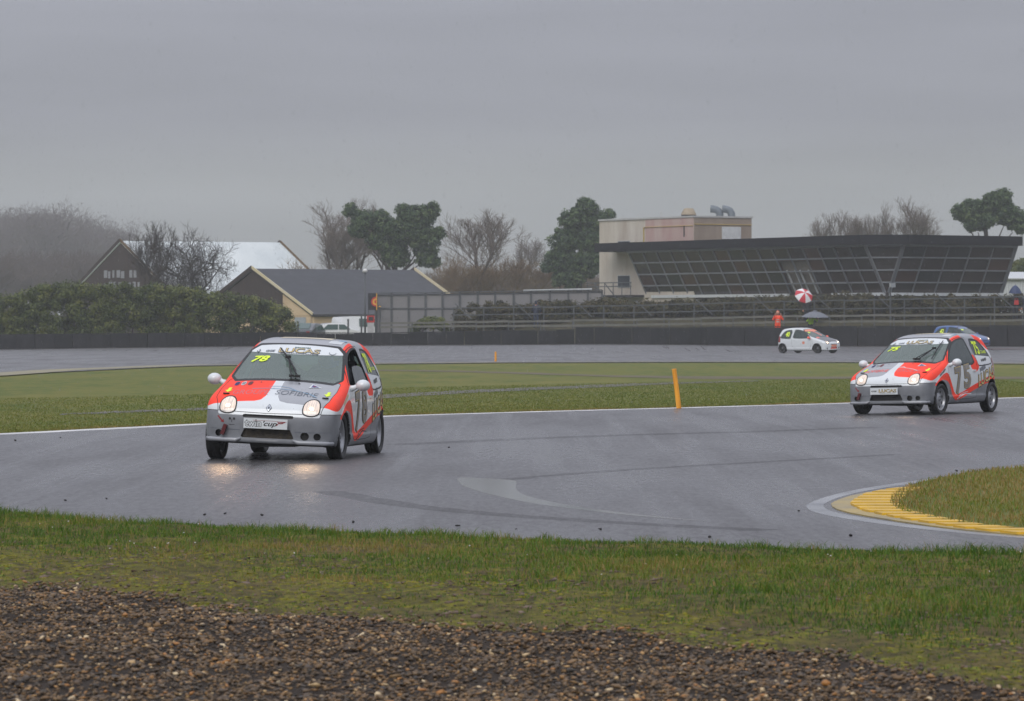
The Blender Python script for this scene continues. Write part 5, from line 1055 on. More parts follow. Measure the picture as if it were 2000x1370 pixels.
# balcony and stair of the tower
bz = zr_(581, 293); m = MB()
a, b = T(6.4, 0), T(12.2, 0); nV = -Vv
m.slab([L2(a, bz), L2(b, bz), L2(b+nV*1.2, bz), L2(a+nV*1.2, bz)], 0.16, Vector((0, 0, 1))); balc = m.build('balcony', BK, tower)
for k in range(6):
    p_ = T(6.4+5.8*k/5, 0)+nV*1.15; m = MB(); m.bar(L2(p_, bz), L2(p_, bz+1.05), 0.06, 0.06); m.build('baluster', STEELP, balc)
for z_ in (1.05, 0.78): m = MB(); m.bar(L2(T(6.3, 0)+nV*1.15, bz+z_), L2(T(12.3, 0)+nV*1.15, bz+z_), 0.06, 0.07); m.build('handrail', STEELP, balc)
s0, s1 = T(9.3, 0)+nV*1.5, T(4.3, 0)+nV*1.9
for o_ in (0.0, 0.9):
    m = MB(); m.bar(L2(s0+nV*o_, bz), L2(s1+nV*o_, bz-3.0), 0.06, 0.22); m.build('stair_string', STEELP, tower); m = MB(); m.bar(L2(s0+nV*o_, bz+1.0), L2(s1+nV*o_, bz-2.0), 0.05, 0.06); m.build('stair_rail', STEELP, tower)
for k in range(12):
    f = (k+0.5)/12; p_ = s0+(s1-s0)*f; m = MB(); m.bar(L2(p_, bz-3.0*f), L2(p_+nV*0.9, bz-3.0*f), 0.26, 0.04); m.build('tread', STEELP, tower)
# the grandstand
Mt = np.array((PX(1690, 267), 267.0)); Rt = np.array((PX(1765, 266.5), 266.5)); n1 = -Vv; n2 = np.array((0.52, -0.854)); r2 = np.array((0.854, 0.52)); Lt = Mt+U*28.6; Et = Rt+r2*9.24; L0 = Mt+U*32.6
gzt, gzb = 6.79, 3.66; OH = 1.62; gb = float(gz(Mt[0], Mt[1]))
gs = thing('glazed_grandstand', 'long glazed grandstand with outward-leaning windows under a black flat roof', 'grandstand', (Mt[0], Mt[1], gb))
def g3(p, z): return (p[0]-Mt[0], p[1]-Mt[1], z-gb)
ROOFB = pm('black_fascia', (22, 22, 26), rough=0.8, c2=(30, 30, 35), vs=0.5, spec=0.2); ALU = pm('aluminium_frame', (120, 124, 128), rough=0.4, c2=(104, 108, 112), vs=1); ALUL = pm('pale_sill', (200, 204, 206), rough=0.4, var=0.1)
eo = 0.35; m = MB(); poly = [L0+n1*eo, Mt+n1*eo+np.array((-0.1, -0.3)), Rt+n2*eo+np.array((0.1, -0.3)), Et+n2*eo+r2*0.3, Et+np.array((-2.5, 9.0)), L0+Vv*10]
m.prism([g3(p, 0)[:2] for p in poly], gzt-gb, gzt-gb+0.62); m.build('roof', ROOFB, gs)
m = MB(); 
for a, b in ((Lt+n1*0.12, Mt+n1*0.12), (Mt+np.array((0, -0.12)), Rt+np.array((0, -0.12))), (Rt+n2*0.12, Et+n2*0.12)):
    m = MB(); m.bar(g3(a, gzt-0.06), g3(b, gzt-0.06), 0.14, 0.14); m.build('head_rail', ALU, gs)
GLZ = [glass('stand_glass_%d' % i, (120, 118, 112), opacity=o_, dark=c, rough=0.05) for i, (o_, c) in enumerate(((0.45, (92, 78, 72)), (0.6, (74, 68, 66)), (0.5, (112, 84, 70)), (0.35, (84, 86, 84))))]
rowf = [0.0, 0.27, 0.53, 0.785, 1.0]
def facade(At, Bt, Ab, Bb, ncol, nrm, skip=(), thick=None):
    At, Bt, Ab, Bb = [np.array(q, float) for q in (g3(At, gzt), g3(Bt, gzt), g3(Ab, gzb), g3(Bb, gzb))]; nv = Vector((nrm[0], nrm[1], 0.0))
    def pt(f, g): return (At*(1-f)+Bt*f)*(1-g)+(Ab*(1-f)+Bb*f)*g
    r = random.Random(ncol)
    for c in range(ncol):
        for k in range(4):
            if (c, k) in skip: continue
            q = [pt(c/ncol, rowf[k]), pt((c+1)/ncol, rowf[k]), pt((c+1)/ncol, rowf[k+1]), pt(c/ncol, rowf[k+1])]; cc_ = sum(q)/4
            q = [cc_+(p_-cc_)*0.985+np.array((nrm[0], nrm[1], 0))*r.uniform(-0.012, 0.012) for p_ in q]
            m = MB(); m.slab([tuple(p_) for p_ in q], 0.02, nv); m.build('pane', GLZ[r.choice((0, 0, 1, 1, 2, 3))], gs)
            if r.random() < 0.16 and k in (1, 2):                     # opening lights with thicker frames
                for i in range(4):
                    m = MB(); m.bar(tuple(q[i]+np.array((nrm[0], nrm[1], 0))*0.06), tuple(q[(i+1) % 4]+np.array((nrm[0], nrm[1], 0))*0.06), 0.07, 0.11); m.build('casement_bar', ALU, gs)
    for c in range(ncol+1):
        w = 0.26 if c in (thick or ()) else 0.085; off = np.array((nrm[0], nrm[1], 0))*0.05; m = MB(); m.bar(tuple(pt(c/ncol, 0)+off), tuple(pt(c/ncol, 1)+off), w, 0.10, up=(nrm[0], nrm[1], 0)); m.build('mullion', ALU, gs)
    for k in range(1, 4):
        off = np.array((nrm[0], nrm[1], 0))*0.065; m = MB(); m.bar(tuple(pt(0, rowf[k])+off), tuple(pt(1, rowf[k])+off), 0.10, 0.09); m.build('transom', ALU, gs)
    off = np.array((nrm[0], nrm[1], 0))*0.1; 
    return pt
ptL = facade(Lt, Mt, Lt-n1*OH, Mt-n1*OH, 16, n1, skip=[(10, 1), (10, 2), (10, 3), (11, 1), (11, 2), (11, 3)], thick=(16,))
facade(Mt, Rt, Mt-n1*OH, Rt-n2*OH, 1, np.array((0.0, -1.0)))
ptR = facade(Rt, Et, Rt-n2*OH, Et-n2*OH, 5, n2, thick=(0, 5))
# doorway bay: pale curtains behind a door frame
CURT = pm('pale_curtain', (132, 126, 112), rough=0.9, c2=(108, 102, 92), vs=2, stretch=(4, 4, 0.3))
for c in (10, 11):
    q = [ptL(c/16, 0.30), ptL((c+1)/16, 0.30), ptL((c+1)/16, 0.98), ptL(c/16, 0.98)]; m = MB(); m.slab([tuple(p_+np.array((Vv[0], Vv[1], 0))*0.25) for p_ in q], 0.05, Vector((n1[0], n1[1], 0))); m.build('curtain', CURT, gs)
for f in (10.35, 10.9, 11.2, 11.75): m = MB(); m.bar(tuple(ptL(f/16, 0.5)), tuple(ptL(f/16, 1.0)), 0.10, 0.08, up=(n1[0], n1[1], 0)); m.build('door_frame', ALUL, gs)
# sills, room behind, base wall
for f0, f1, A_, B_, nn in ((0.03, 0.62, Lt, Mt, n1), (0.80, 1.0, Lt, Mt, n1), (0.0, 1.0, Rt, Et, n2)):
    a = A_+(B_-A_)*f0-nn*(OH-0.12); b = A_+(B_-A_)*f1-nn*(OH-0.12); m = MB(); m.bar(g3(a, gzb-0.10), g3(b, gzb-0.10), 0.30, 0.20); m.build('sill', ALUL, gs)
ROOM = pm('room_wall', (150, 112, 90), rough=0.8, c2=(92, 74, 66), vs=0.5, stretch=(1, 1, 0.2))
back = [Lt+Vv*6.0, Mt+Vv*4.8+np.array((1.2, 1.0)), Et-n2*5.2]
for a, b in zip(back[:-1], back[1:]): m = MB(); m.slab([g3(a, gzb-0.2), g3(b, gzb-0.2), g3(b, gzt), g3(a, gzt)], 0.2); m.build('back_wall', ROOM, gs)
m = MB(); m.prism([g3(p, 0)[:2] for p in (Lt-n1*OH, Mt-n1*OH, Rt-n2*OH, Et-n2*OH, Et-n2*6.5, Lt+Vv*7)], gzb-gb-0.30, gzb-gb-0.02); m.build('floor', pm('room_floor', (70, 66, 62), rough=0.6), gs)
for f in (0.15, 0.38, 0.55, 0.85): p_ = Lt+(Mt-Lt)*f+Vv*3.4; m = MB(); m.box(g3(p_, (gzb+gzt)/2), (0.35, 0.35, gzt-gzb-0.1)); m.build('column', CURT, gs)
for f in (0.2, 0.55, 0.8): p_ = Rt+(Et-Rt)*f-n2*3.6; m = MB(); m.box(g3(p_, (gzb+gzt)/2), (0.4, 0.4, gzt-gzb-0.1)); m.build('column', CURT, gs)
m = MB(); m.prism([g3(p, 0)[:2] for p in (Lt-n1*(OH+0.6), Mt-n1*(OH+0.6), Rt-n2*(OH+0.6), Et-n2*(OH+0.6), Et-n2*6.5, Lt+Vv*7)], -0.4, gzb-gb-0.30); m.build('base_wall', pm('base_wall_dark', (70, 68, 66), rough=0.8), gs)
# floodlight on a short pole in front of the glass
fl = thing('floodlight', 'small grey floodlight on a pole in front of the leaning windows', 'floodlight', (PX(1739, 263), 263.0, float(gz(PX(1739, 263), 263)))); zz_ = PZ(560, 263)-fl.location.z
m = MB(); m.tube([(0, 0, 0), (0, 0, zz_)], 0.05, 8); m.build('pole', STEELP, fl); m = MB(); m.box((0.12, -0.1, zz_+0.08), (0.34, 0.22, 0.28), Matrix.Rotation(0.5, 3, 'Z')); m.build('lamp_housing', pm('flood_grey', (150, 156, 160), rough=0.4), fl); m = MB(); m.box((0.06, -0.205, zz_+0.08), (0.26, 0.02, 0.2), Matrix.Rotation(0.5, 3, 'Z')); m.build('lens', COPE, fl)
# white corrugated shed at the right edge
D = 292.0; sh = thing('white_shed', 'white corrugated shed beyond the end of the grandstand', 'shed', (PX(2010, D), D, float(gz(PX(2010, D), D)))); zt_ = PZ(546, D)-sh.location.z
WCOR = pm('white_corrugated', (196, 200, 202), rough=0.45, var=0.1)
m = MB(); pts = []
for k in range(61): pts.append((-2.0+k*0.1, -0.03 if k % 2 else 0.03))
m.prism(pts+[(4.0, 3.5), (-2.0, 3.5)], -0.3, zt_); m.build('wall', WCOR, sh); m = MB(); m.slab([(-2.15, -0.25, zt_), (4.1, -0.25, zt_), (4.1, 3.7, zt_+0.5), (-2.15, 3.7, zt_+0.5)], 0.08); m.build('roof', WCOR, sh)
# ------------------------------------------------------------------ vegetation
BARK = pm('bark_grey_brown', (92, 82, 74), rough=0.9, c2=(66, 58, 52), vs=4); BARKD = pm('bark_dark', (62, 52, 46), rough=0.9, c2=(44, 38, 34), vs=4); TWIG = pm('pale_twigs', (116, 106, 98), rough=0.9, var=0.2); WILLOW = pm('willow_twigs', (126, 104, 74), rough=0.9, var=0.25)
PINE = tintmat('pine_needles', [(42, 60, 40), (60, 82, 52), (82, 102, 64), (108, 122, 80)], None, rough=0.6, trans=0.15)
HEDGE = tintmat('laurel_leaves', [(50, 64, 20), (76, 88, 30), (94, 102, 40), (116, 118, 52)], None, rough=0.45, trans=0.2)
SCRUB = tintmat('bank_scrub_leaves', [(46, 46, 26), (66, 64, 34), (84, 74, 46), (58, 66, 36)], None, rough=0.7, trans=0.15)
def tubes_np(segs, n=3):
    S = np.array(segs, float); p0, p1, r0, r1 = S[:, 0:3], S[:, 3:6], S[:, 6], S[:, 7]; d = p1-p0; d /= np.linalg.norm(d, axis=1)[:, None]+1e-9
    ref = np.where(np.abs(d[:, 2:3]) > 0.9, np.array([[1.0, 0, 0]]), np.array([[0, 0, 1.0]])); a = np.cross(d, ref); a /= np.linalg.norm(a, axis=1)[:, None]+1e-9; b = np.cross(d, a); V = []
    for p_, r in ((p0, r0), (p1, r1)):
        for k in range(n):
            t = 2*np.pi*k/n; V.append(p_+(a*math.cos(t)+b*math.sin(t))*r[:, None])
    V = np.stack(V, 1).reshape(-1, 3); o = 2*n*np.arange(len(S))[:, None]; F = np.concatenate([np.c_[o+k, o+(k+1) % n, o+n+(k+1) % n, o+n+k] for k in range(n)]); return V, F
def grow_tree(seed, H, levels=5, spread=0.55, trunk=0.22, first=0.28, nb=(3, 4), up=0.25, shrink=0.72, wiggle=0.18, r0=None):
    r = random.Random(seed); segs = []; thick = []
    def branch(p, d, L, rad, lev):
        n = 3 if lev < 3 else 2; q = Vector(p); dd = Vector(d)
        for i in range(n):
            dd = (dd+Vector((r.uniform(-1, 1), r.uniform(-1, 1), r.uniform(-0.4, 1)*0.8))*wiggle+Vector((0, 0, up*0.15))).normalized(); q2 = q+dd*(L/n); ra, rb2 = rad*(1-0.35*i/n), rad*(1-0.35*(i+1)/n); (thick if lev < 2 else segs).append((*q, *q2, ra, rb2))
            if lev < levels and (i > 0 or lev > 0):
                for _ in range(r.randint(*nb) if i == n-1 else r.randint(1, 2)):
                    az_ = r.uniform(0, 2*math.pi); perp = dd.orthogonal().normalized(); perp.rotate(Matrix.Rotation(az_, 3, dd)); nd = (dd*(1-spread)+perp*spread*r.uniform(0.7, 1.25)+Vector((0, 0, up*0.4))).normalized()
                    branch(q2, nd, L*shrink*r.uniform(0.7, 1.1), max(rad*(0.55 if i == n-1 else 0.42), 0.008), lev+1)
            q = q2
    branch((0, 0, 0), (r.uniform(-0.06, 0.06), r.uniform(-0.06, 0.06), 1), H*first, r0 or trunk, 0)
    return thick, segs
def norm_tree(th, sg, H):
    z = max(max(s[5] for s in sg), 0.1); k = H/z
    f = lambda L_: [tuple(v*k for v in s[:6])+(s[6]*min(1, k*1.1), s[7]*min(1, k*1.1)) for s in L_]; return f(th), f(sg)
_bare = {}
def bare_proto(kind):
    if kind in _bare: return _bare[kind]
    if kind[0] == 'oak': th, sg = grow_tree(kind[1], 10, 5, 0.62, 0.26, 0.24, (3, 4), 0.12, 0.76, 0.28)
    elif kind[0] == 'tall': th, sg = grow_tree(kind[1], 12, 5, 0.42, 0.20, 0.36, (3, 4), 0.35, 0.66, 0.14)
    else: th, sg = grow_tree(kind[1], 5, 4, 0.40, 0.07, 0.35, (4, 5), 0.3, 0.7, 0.2)
    _bare[kind] = norm_tree(th, sg, 1.0*{'oak': 10, 'tall': 12, 'bush': 5}[kind[0]]); return _bare[kind]
_bm = {}
def bare_tree(name, label, px, D, top, kind, wpx, bark, twig, group='bare winter trees', rz=0.0):
    x = PX(px, D); g = float(gz(x, D)); H = PZ(top, D)-g; th, sg = bare_proto(kind); t = thing(name, label, 'tree', (x, D, g-0.1), rz, group); ref = {'oak': 10, 'tall': 12, 'bush': 5}[kind[0]]
    xs_ = np.array([s[3] for s in sg]); w0 = np.percentile(xs_, 98)-np.percentile(xs_, 2); kz = H/ref; kx = (wpx/FPX*D)/w0
    for nm, L_, mt, ns in (('trunk', th, bark, 6), ('crown', sg, twig, 3)):
        key = (kind, nm, mt.name)
        if key not in _bm:
            V, F = tubes_np(L_, ns); o = mesh_np(nm, V, F, mt, t); _bm[key] = o.data
        else: o = link(bpy.data.objects.new(nm, _bm[key]), t)
        o.scale = (kx, kx, kz)
    return t
def leaf_quads(C, N, size, tint, asp=1.6):
    n = len(C); r = rng.normal(size=(n, 3)); a = np.cross(N, r); a /= np.linalg.norm(a, axis=1)[:, None]+1e-9; b = np.cross(N, a); b /= np.linalg.norm(b, axis=1)[:, None]+1e-9
    a = a*(size*asp/2)[:, None]; b = b*(size/2)[:, None]; V = np.stack([C-a, C-b*0.8, C+a, C+b*0.8], 1).reshape(-1, 3); F = np.arange(4*n).reshape(n, 4); return V, F, np.repeat(tint, 4)
def clumps(cent, rad, per, size, flat=0.75, up=0.35, tlo=0.0, thi=1.0):
    """leaf faces spread over many small lumps; tint is random per lump and per leaf"""
    n = len(cent); d = rng.normal(size=(n, per, 3)); d /= np.linalg.norm(d, axis=2)[..., None]; rr = rad[:, None]*rng.uniform(0.45, 1.08, (n, per))
    off = d*rr[..., None]; off[..., 2] *= flat; C = (cent[:, None, :]+off).reshape(-1, 3); N = d.reshape(-1, 3)+np.array([0, 0, up])+rng.normal(0, 0.45, (n*per, 3)); N /= np.linalg.norm(N, axis=1)[:, None]
    tl = np.repeat(rng.uniform(0.0, 0.85, n), per)+rng.normal(0, 0.16, n*per); return leaf_quads(C, N, rng.uniform(0.7, 1.3, n*per)*size, np.clip(tlo+(thi-tlo)*tl, 0, 1))
# ------------------------------------------------------------------ pines
def pine(label, px, D, lobes, trunk_px, seed, per=46, size=0.13, nper=3.8, rad=0.33):
    """lobes: (px, py, half width px, half height px) of the crown's masses"""
    x = PX(trunk_px[0][0], D); g = float(gz(x, D)); t = thing('pine_tree', label, 'tree', (x, D, g-0.1), 0, 'pine trees behind the buildings'); s = D/FPX; cents = []; r = np.random.default_rng(seed)
    for lx, ly, hw, hh in lobes:
        n = int(nper*(hw*hh)/26)+6; d = r.normal(size=(n, 3)); d /= np.linalg.norm(d, axis=1)[:, None]; k = r.uniform(0.35, 1.0, n)**0.6
        c = np.array((PX(lx, D)-x, 0, PZ(ly, D)-g+0.1)); cents.append(c+d*k[:, None]*np.array((hw*s, (hw+hh)/2*s, hh*s))*0.88)
    cents = np.concatenate(cents); V, F, tn = clumps(cents, r.uniform(0.6, 1.25, len(cents))*rad, per, size, 0.8, 0.4); mesh_np('crown', V, F, PINE, t, attr=tn)
    pts = [Vector((PX(a, D)-x, 0, PZ(b, D)-g+0.1)) for a, b in trunk_px]; pts[0].z = -0.2; m = MB(); m.tube(pts, list(np.linspace(0.30, 0.10, len(pts))), 8); tr_ = m.build('trunk', BARKD, t, smooth=True)
    for lx, ly, hw, hh in lobes:
        b = Vector((PX(lx, D)-x, 0, PZ(ly, D)-g)); a = min(pts, key=lambda p_: abs(p_.z-(b.z-0.9*abs(b.x-p_.x)-0.6))); b = a+(b-a)*0.8; m = MB(); m.tube([a, (a+b)/2+Vector((0, 0, -0.25)), b], [0.11, 0.07, 0.03], 6); m.build('limb', BARKD, t)
    return t
pine('broad dark pine with a side limb, behind the slate roof', 790, 332, [(815, 425, 40, 28), (845, 410, 16, 16), (775, 455, 38, 34), (830, 470, 34, 34), (715, 430, 34, 20), (685, 412, 14, 14), (700, 450, 22, 16), (775, 500, 30, 26), (835, 505, 28, 22), (858, 455, 10, 10), (740, 470, 26, 18), (752, 442, 26, 20), (742, 424, 18, 14), (790, 412, 22, 14), (760, 490, 24, 20), (805, 450, 40, 30)], [(785, 620), (775, 540), (765, 505), (775, 460), (800, 420)], 3)
pine('tall bushy pine standing left of the concrete tower', 1135, 335, [(1142, 408, 28, 22), (1120, 430, 32, 24), (1165, 430, 28, 22), (1105, 470, 38, 28), (1155, 470, 40, 30), (1192, 418, 10, 8), (1095, 510, 34, 28), (1150, 515, 42, 32), (1110, 545, 40, 22), (1070, 520, 14, 14)], [(1130, 620), (1132, 540), (1135, 470), (1140, 410)], 4)
pine('umbrella pine rising behind the right end of the grandstand', 1935, 325, [(1945, 395, 34, 22), (1958, 382, 18, 14), (1900, 412, 36, 24), (1970, 420, 34, 24), (1920, 430, 46, 18), (1875, 415, 16, 16), (1990, 440, 22, 18), (1905, 440, 30, 12)], [(1932, 620), (1930, 500), (1925, 450), (1935, 410)], 5)
# evergreen bushes right of the shed
def leafy(name, label, cents, rad, per, size, mat, loc, cat='bush', group=None, flat=0.8, stems=0):
    t = thing(name, label, cat, loc, 0, group); V, F, tn = clumps(np.array(cents)-np.array(loc), rad, per, size, flat); mesh_np('foliage', V, F, mat, t, attr=tn)
    c0 = np.array(cents)-np.array(loc); m = MB()
    for k in range(stems):
        c = c0[rng.integers(len(c0))]; m.tube([(c[0]*0.9, c[1]*0.9, 0), (c[0], c[1], max(c[2]*0.6, 0.2)), (c[0], c[1], max(c[2], 0.3))], [0.06, 0.045, 0.02], 5)
    if stems: m.build('stems', BARKD, t)['kind'] = 'stuff'
    return t
D = 320.0; c = [P(rng.uniform(1975, 2030), rng.uniform(512, 560), D)+np.array((0, rng.uniform(-1, 1), 0)) for _ in range(60)]
leafy('evergreen_bush', 'green bush showing above the white corrugated shed', c, rng.uniform(0.4, 0.8, 60), 90, 0.2, HEDGE, (PX(2000, D), D, float(gz(PX(2000, D), D))), stems=6)
# ------------------------------------------------------------------ the long laurel hedge
D = 259.8; hp, hy = [-240, -60, 0, 60, 120, 210, 300, 390, 510, 545, 560, 572], [566, 578, 578, 562, 552, 552, 556, 566, 584, 598, 612, 640]
cents = []; rads = []
for _ in range(820):
    px = rng.uniform(-240, 568); topz = PZ(np.interp(px, hp, hy)-5, D); x = PX(px, D); g = float(gz(x, D)); H = topz-g; r_ = rng.uniform(0.35, 0.62); z = g+rng.uniform(0.12, 1.0)**0.75*(H-r_*0.6); dep = rng.uniform(-0.9, 1.3)*(1.0-0.35*((z-g)/H)**2); cents.append((x, D+1.0+dep, z)); rads.append(r_)
leafy('laurel_hedge', 'long clipped evergreen laurel hedge behind the tyre wall', cents, np.array(rads), 150, 0.115, HEDGE, (PX(200, D), D+1, float(gz(PX(200, D), D))), 'hedge', stems=24)
# rounded green bush in front of the screen, and the planted bank
D = 261.5; c = []
for _ in range(70):
    px = rng.uniform(806, 872); c.append(P(px, np.interp(px, [806, 820, 838, 860, 872], [640, 626, 619, 622, 634])+abs(rng.normal(0, 8))+3, D)+np.array((0, rng.uniform(-0.6, 0.6), 0)))
leafy('round_bush', 'small rounded green bush in front of the panel screen', c, np.full(70, 0.28), 80, 0.11, HEDGE, (PX(840, D), D, float(gz(PX(840, D), D))), stems=4)
D = 266.5; hp2, hy2 = [884, 895, 920, 960, 1010, 1060, 1120, 1180, 1240, 1330, 1450, 1560, 1700, 1850, 1960, 2060], [632, 606, 596, 592, 596, 594, 590, 590, 598, 590, 586, 580, 578, 580, 578, 574]
def bank(name, label, px0, px1, n, seed, tl, th_):
    r = np.random.default_rng(seed); cc = []
    for _ in range(n):
        px = r.uniform(px0, px1); top = PZ(np.interp(px, hp2, hy2)+r.normal(0, 2.0), D); x = PX(px, D); g = float(gz(x, D)); z = g+(top-g)*r.uniform(0.0, 0.95); cc.append((x, D+r.uniform(-0.9, 1.3), z))
    loc = (PX((px0+px1)/2, D), D, float(gz(PX((px0+px1)/2, D), D))); t = thing(name, label, 'hedge', loc, 0, 'hedges on the spectator bank'); V, F, tn = clumps(np.array(cc)-np.array(loc), r.uniform(0.25, 0.5, n), 80, 0.13, 0.8, 0.3, tl, th_); mesh_np('foliage', V, F, SCRUB, t, attr=tn)
    m = MB()
    for k in range(14): c_ = np.array(cc[k])-np.array(loc); m.tube([(c_[0], c_[1], -0.1), (c_[0]+0.1, c_[1], max(c_[2], 0.4))], [0.03, 0.012], 5)
    m.build('stems', BARKD, t)['kind'] = 'stuff'
bank('scrub_hedge', 'dull green and brown scrub hedge behind the rails left of the tower', 888, 1235, 330, 1, 0.0, 0.9)
bank('scrub_hedge', 'brownish hedge below the long left wing of the grandstand windows', 1235, 1600, 300, 2, 0.1, 1.0)
bank('scrub_hedge', 'patchy hedge below the right wing of the grandstand', 1600, 2060, 330, 3, 0.1, 1.0)
# ------------------------------------------------------------------ bare winter trees
bare_tree('bare_tree', 'gnarled dark bare tree standing over the peak of the brown gable', 290, 312, 424, ('tall', 25), 88, BARKD, BARKD)
bare_tree('bare_tree', 'wide gnarled dark bare tree spreading in front of the white barn roof', 378, 309, 426, ('oak', 14), 135, BARKD, BARKD)
bare_tree('bare_tree', 'tall thin bare tree left of the broad pine, nearest the white roof', 650, 350, 380, ('tall', 21), 120, BARK, TWIG)
bare_tree('bare_tree', 'tall bare tree rising just behind the broad pine', 715, 352, 380, ('tall', 22), 110, BARK, TWIG, rz=1.0)
bare_tree('bare_tree', 'tall bare tree showing over the top of the broad pine', 770, 358, 388, ('tall', 21), 100, BARK, TWIG, rz=2.2)
bare_tree('bare_tree', 'single round-headed bare tree between the two dark pines', 925, 352, 402, ('tall', 23), 125, BARK, TWIG)
bare_tree('bare_tree', 'small hazy bare tree beside the tall bushy pine', 1038, 420, 452, ('tall', 22), 75, BARK, TWIG, rz=0.4)
for px, top, w, lb, kd in ((1604, 410, 62, 'low bare tree nearest the concrete tower, over the grandstand roof', ('tall', 22)), (1655, 404, 62, 'bare tree second from the tower over the grandstand roof', ('tall', 23)), (1694, 386, 56, 'slender bare tree third from the tower over the grandstand roof', ('tall', 21)), (1768, 378, 108, 'widest bare tree over the grandstand roof, nearest the umbrella pine', ('tall', 24))):
    bare_tree('bare_tree', lb, px, 365, top, kd, w, BARK, TWIG, rz=px*0.01)
# willow scrub between house and tower
for i, (px, top, w, lb) in enumerate(((620, 498, 90, 'brown twiggy bush behind the end of the white barn roof'), (880, 492, 70, 'brown willow bush hard against the right side of the broad pine'), (905, 500, 90, 'brown willow bush behind the right verge of the slate roof'), (960, 505, 90, 'brown willow bush at the foot of the round-headed bare tree'), (1010, 490, 80, 'brown willow bush in the gap between round-headed tree and bushy pine'), (1050, 500, 80, 'brown willow bush hard against the left side of the tall bushy pine'))):
    bare_tree('willow_scrub', lb, px, 345+3*i, top, ('bush', 31+i % 2), w, WILLOW, WILLOW, 'willow bushes behind the screen', rz=i*1.1)
# far-off wood on the left: reads as one mass
allV = []; allF = []; o = 0; r = random.Random(5)
for i in range(46):
    kd = [('tall', 21), ('tall', 22), ('tall', 23), ('oak', 11)][i % 4]; th, sg = bare_proto(kd); V, F = tubes_np(th+sg[::2], 3); D = r.uniform(760, 980); px = -140+400*(i+r.random())/46; top = np.interp(px, [-140, 0, 60, 100, 150, 200, 240, 260], [404, 398, 394, 388, 396, 410, 436, 470])+r.uniform(-4, 26); H = PZ(top, D); ref = 12 if kd[0] == 'tall' else 10
    a = r.uniform(0, 6.28); k = H/ref; X_ = (V[:, 0]*math.cos(a)-V[:, 1]*math.sin(a))*k*1.15; Y_ = (V[:, 0]*math.sin(a)+V[:, 1]*math.cos(a))*k*1.15
    allV.append(np.c_[X_+PX(px, D), Y_+D, V[:, 2]*k+0.3]); allF.append(F+o); o += len(V)
tag(mesh_np('far_wood', np.concatenate(allV), np.concatenate(allF), pm('far_wood_bark', (104, 94, 95), rough=0.9, var=0.2)), 'hazy leafless wood in the distance beyond the hedge', 'wood', kind='stuff')
allV = []; allF = []; o = 0
for i in range(34):
    th, sg = bare_proto(('bush', 31+i % 2)); V, F = tubes_np(th+sg, 3); D = r.uniform(560, 640); px = -140+400*(i+r.random())/34; k = PZ(r.uniform(480, 520), D)/5; allV.append(np.c_[V[:, 0]*k*1.5+PX(px, D), V[:, 1]*k+D, V[:, 2]*k]); allF.append(F+o); o += len(V)
tag(mesh_np('wood_undergrowth', np.concatenate(allV), np.concatenate(allF), pm('undergrowth_bark', (92, 79, 75), rough=0.9, var=0.2)), 'dense brown undergrowth at the foot of the distant wood', 'undergrowth', kind='stuff')

allV = []; allF = []; o = 0
for i in range(60):
    th, sg = bare_proto(('bush', 31+i % 2)); V, F = tubes_np(th+sg, 3); D = r.uniform(400, 470); px = 430+800*(i+r.random())/60; k = PZ(r.uniform(528, 552), D)/5; allV.append(np.c_[V[:, 0]*k*1.5+PX(px, D), V[:, 1]*k+D, V[:, 2]*k+0.3]); allF.append(F+o); o += len(V)
tag(mesh_np('distant_thicket', np.concatenate(allV), np.concatenate(allF), pm('thicket_bark', (104, 90, 74), rough=0.9, var=0.2)), 'low brown thicket filling the distance behind houses and pines', 'thicket', kind='stuff')
# ------------------------------------------------------------------ people: one continuous body from blended round cones
SKINM = pm('skin', (190, 140, 116), rough=0.6); HAIRM = pm('hair_dark', (40, 32, 28), rough=0.7); TROUS = pm('dark_trousers', (36, 40, 50), rough=0.8); NAVY = pm('navy_jacket', (34, 42, 62), rough=0.7); JEANS = pm('blue_jeans', (48, 60, 84), rough=0.8); BLKJ = pm('black_jacket', (26, 26, 30), rough=0.7); ORJ = pm('orange_hi_vis', (255, 78, 30), rough=0.6, var=0.06); YEJ = pm('yellow_hi_vis', (178, 226, 40), rough=0.6, var=0.06); SHOE = pm('shoe_black', (20, 20, 20), rough=0.5); REFL = pm('reflective_grey', (205, 200, 192), rough=0.4); SUITM = pm('race_suit_dark', (30, 32, 38), rough=0.8); HELM = pm('helmet_white', (60, 66, 76), rough=0.25, coat=0.6); HELMB = pm('helmet_blue', (36, 90, 190), rough=0.25, coat=0.6)
def person_mesh(name, B, parent, h=0.022, k=0.035):
    """B: list of (a, b, ra, rb, material)"""
    A = np.array([b[0] for b in B], float); E = np.array([b[1] for b in B], float); ra = np.array([b[2] for b in B]); rb_ = np.array([b[3] for b in B])
    def dist(p, i):
        ab = E[i]-A[i]; t = np.clip(((p-A[i])@ab)/(ab@ab+1e-9), 0, 1); return np.linalg.norm(p-A[i]-t[:, None]*ab, axis=1)-(ra[i]*(1-t)+rb_[i]*t)
    def Fn(p):
        f = dist(p, 0)
        for i in range(1, len(B)):
            g = dist(p, i); hh = np.clip(0.5+0.5*(g-f)/k, 0, 1); f = g*(1-hh)+f*hh-k*hh*(1-hh)
        return f
    lo = np.minimum(A, E).min(0)-0.2; hi = np.maximum(A, E).max(0)+0.2; V, N, Q = surface_nets(Fn, lo, hi, h, 2)
    lab = np.argmin(np.stack([dist(V, i) for i in range(len(B))]), 0); mats = []
    for b in B:
        if b[4] not in mats: mats.append(b[4])
    ml = np.array([mats.index(b[4]) for b in B]); return mesh_np(name, V, Q, mats, parent, smooth=True, midx=ml[lab[Q[:, 0]]])
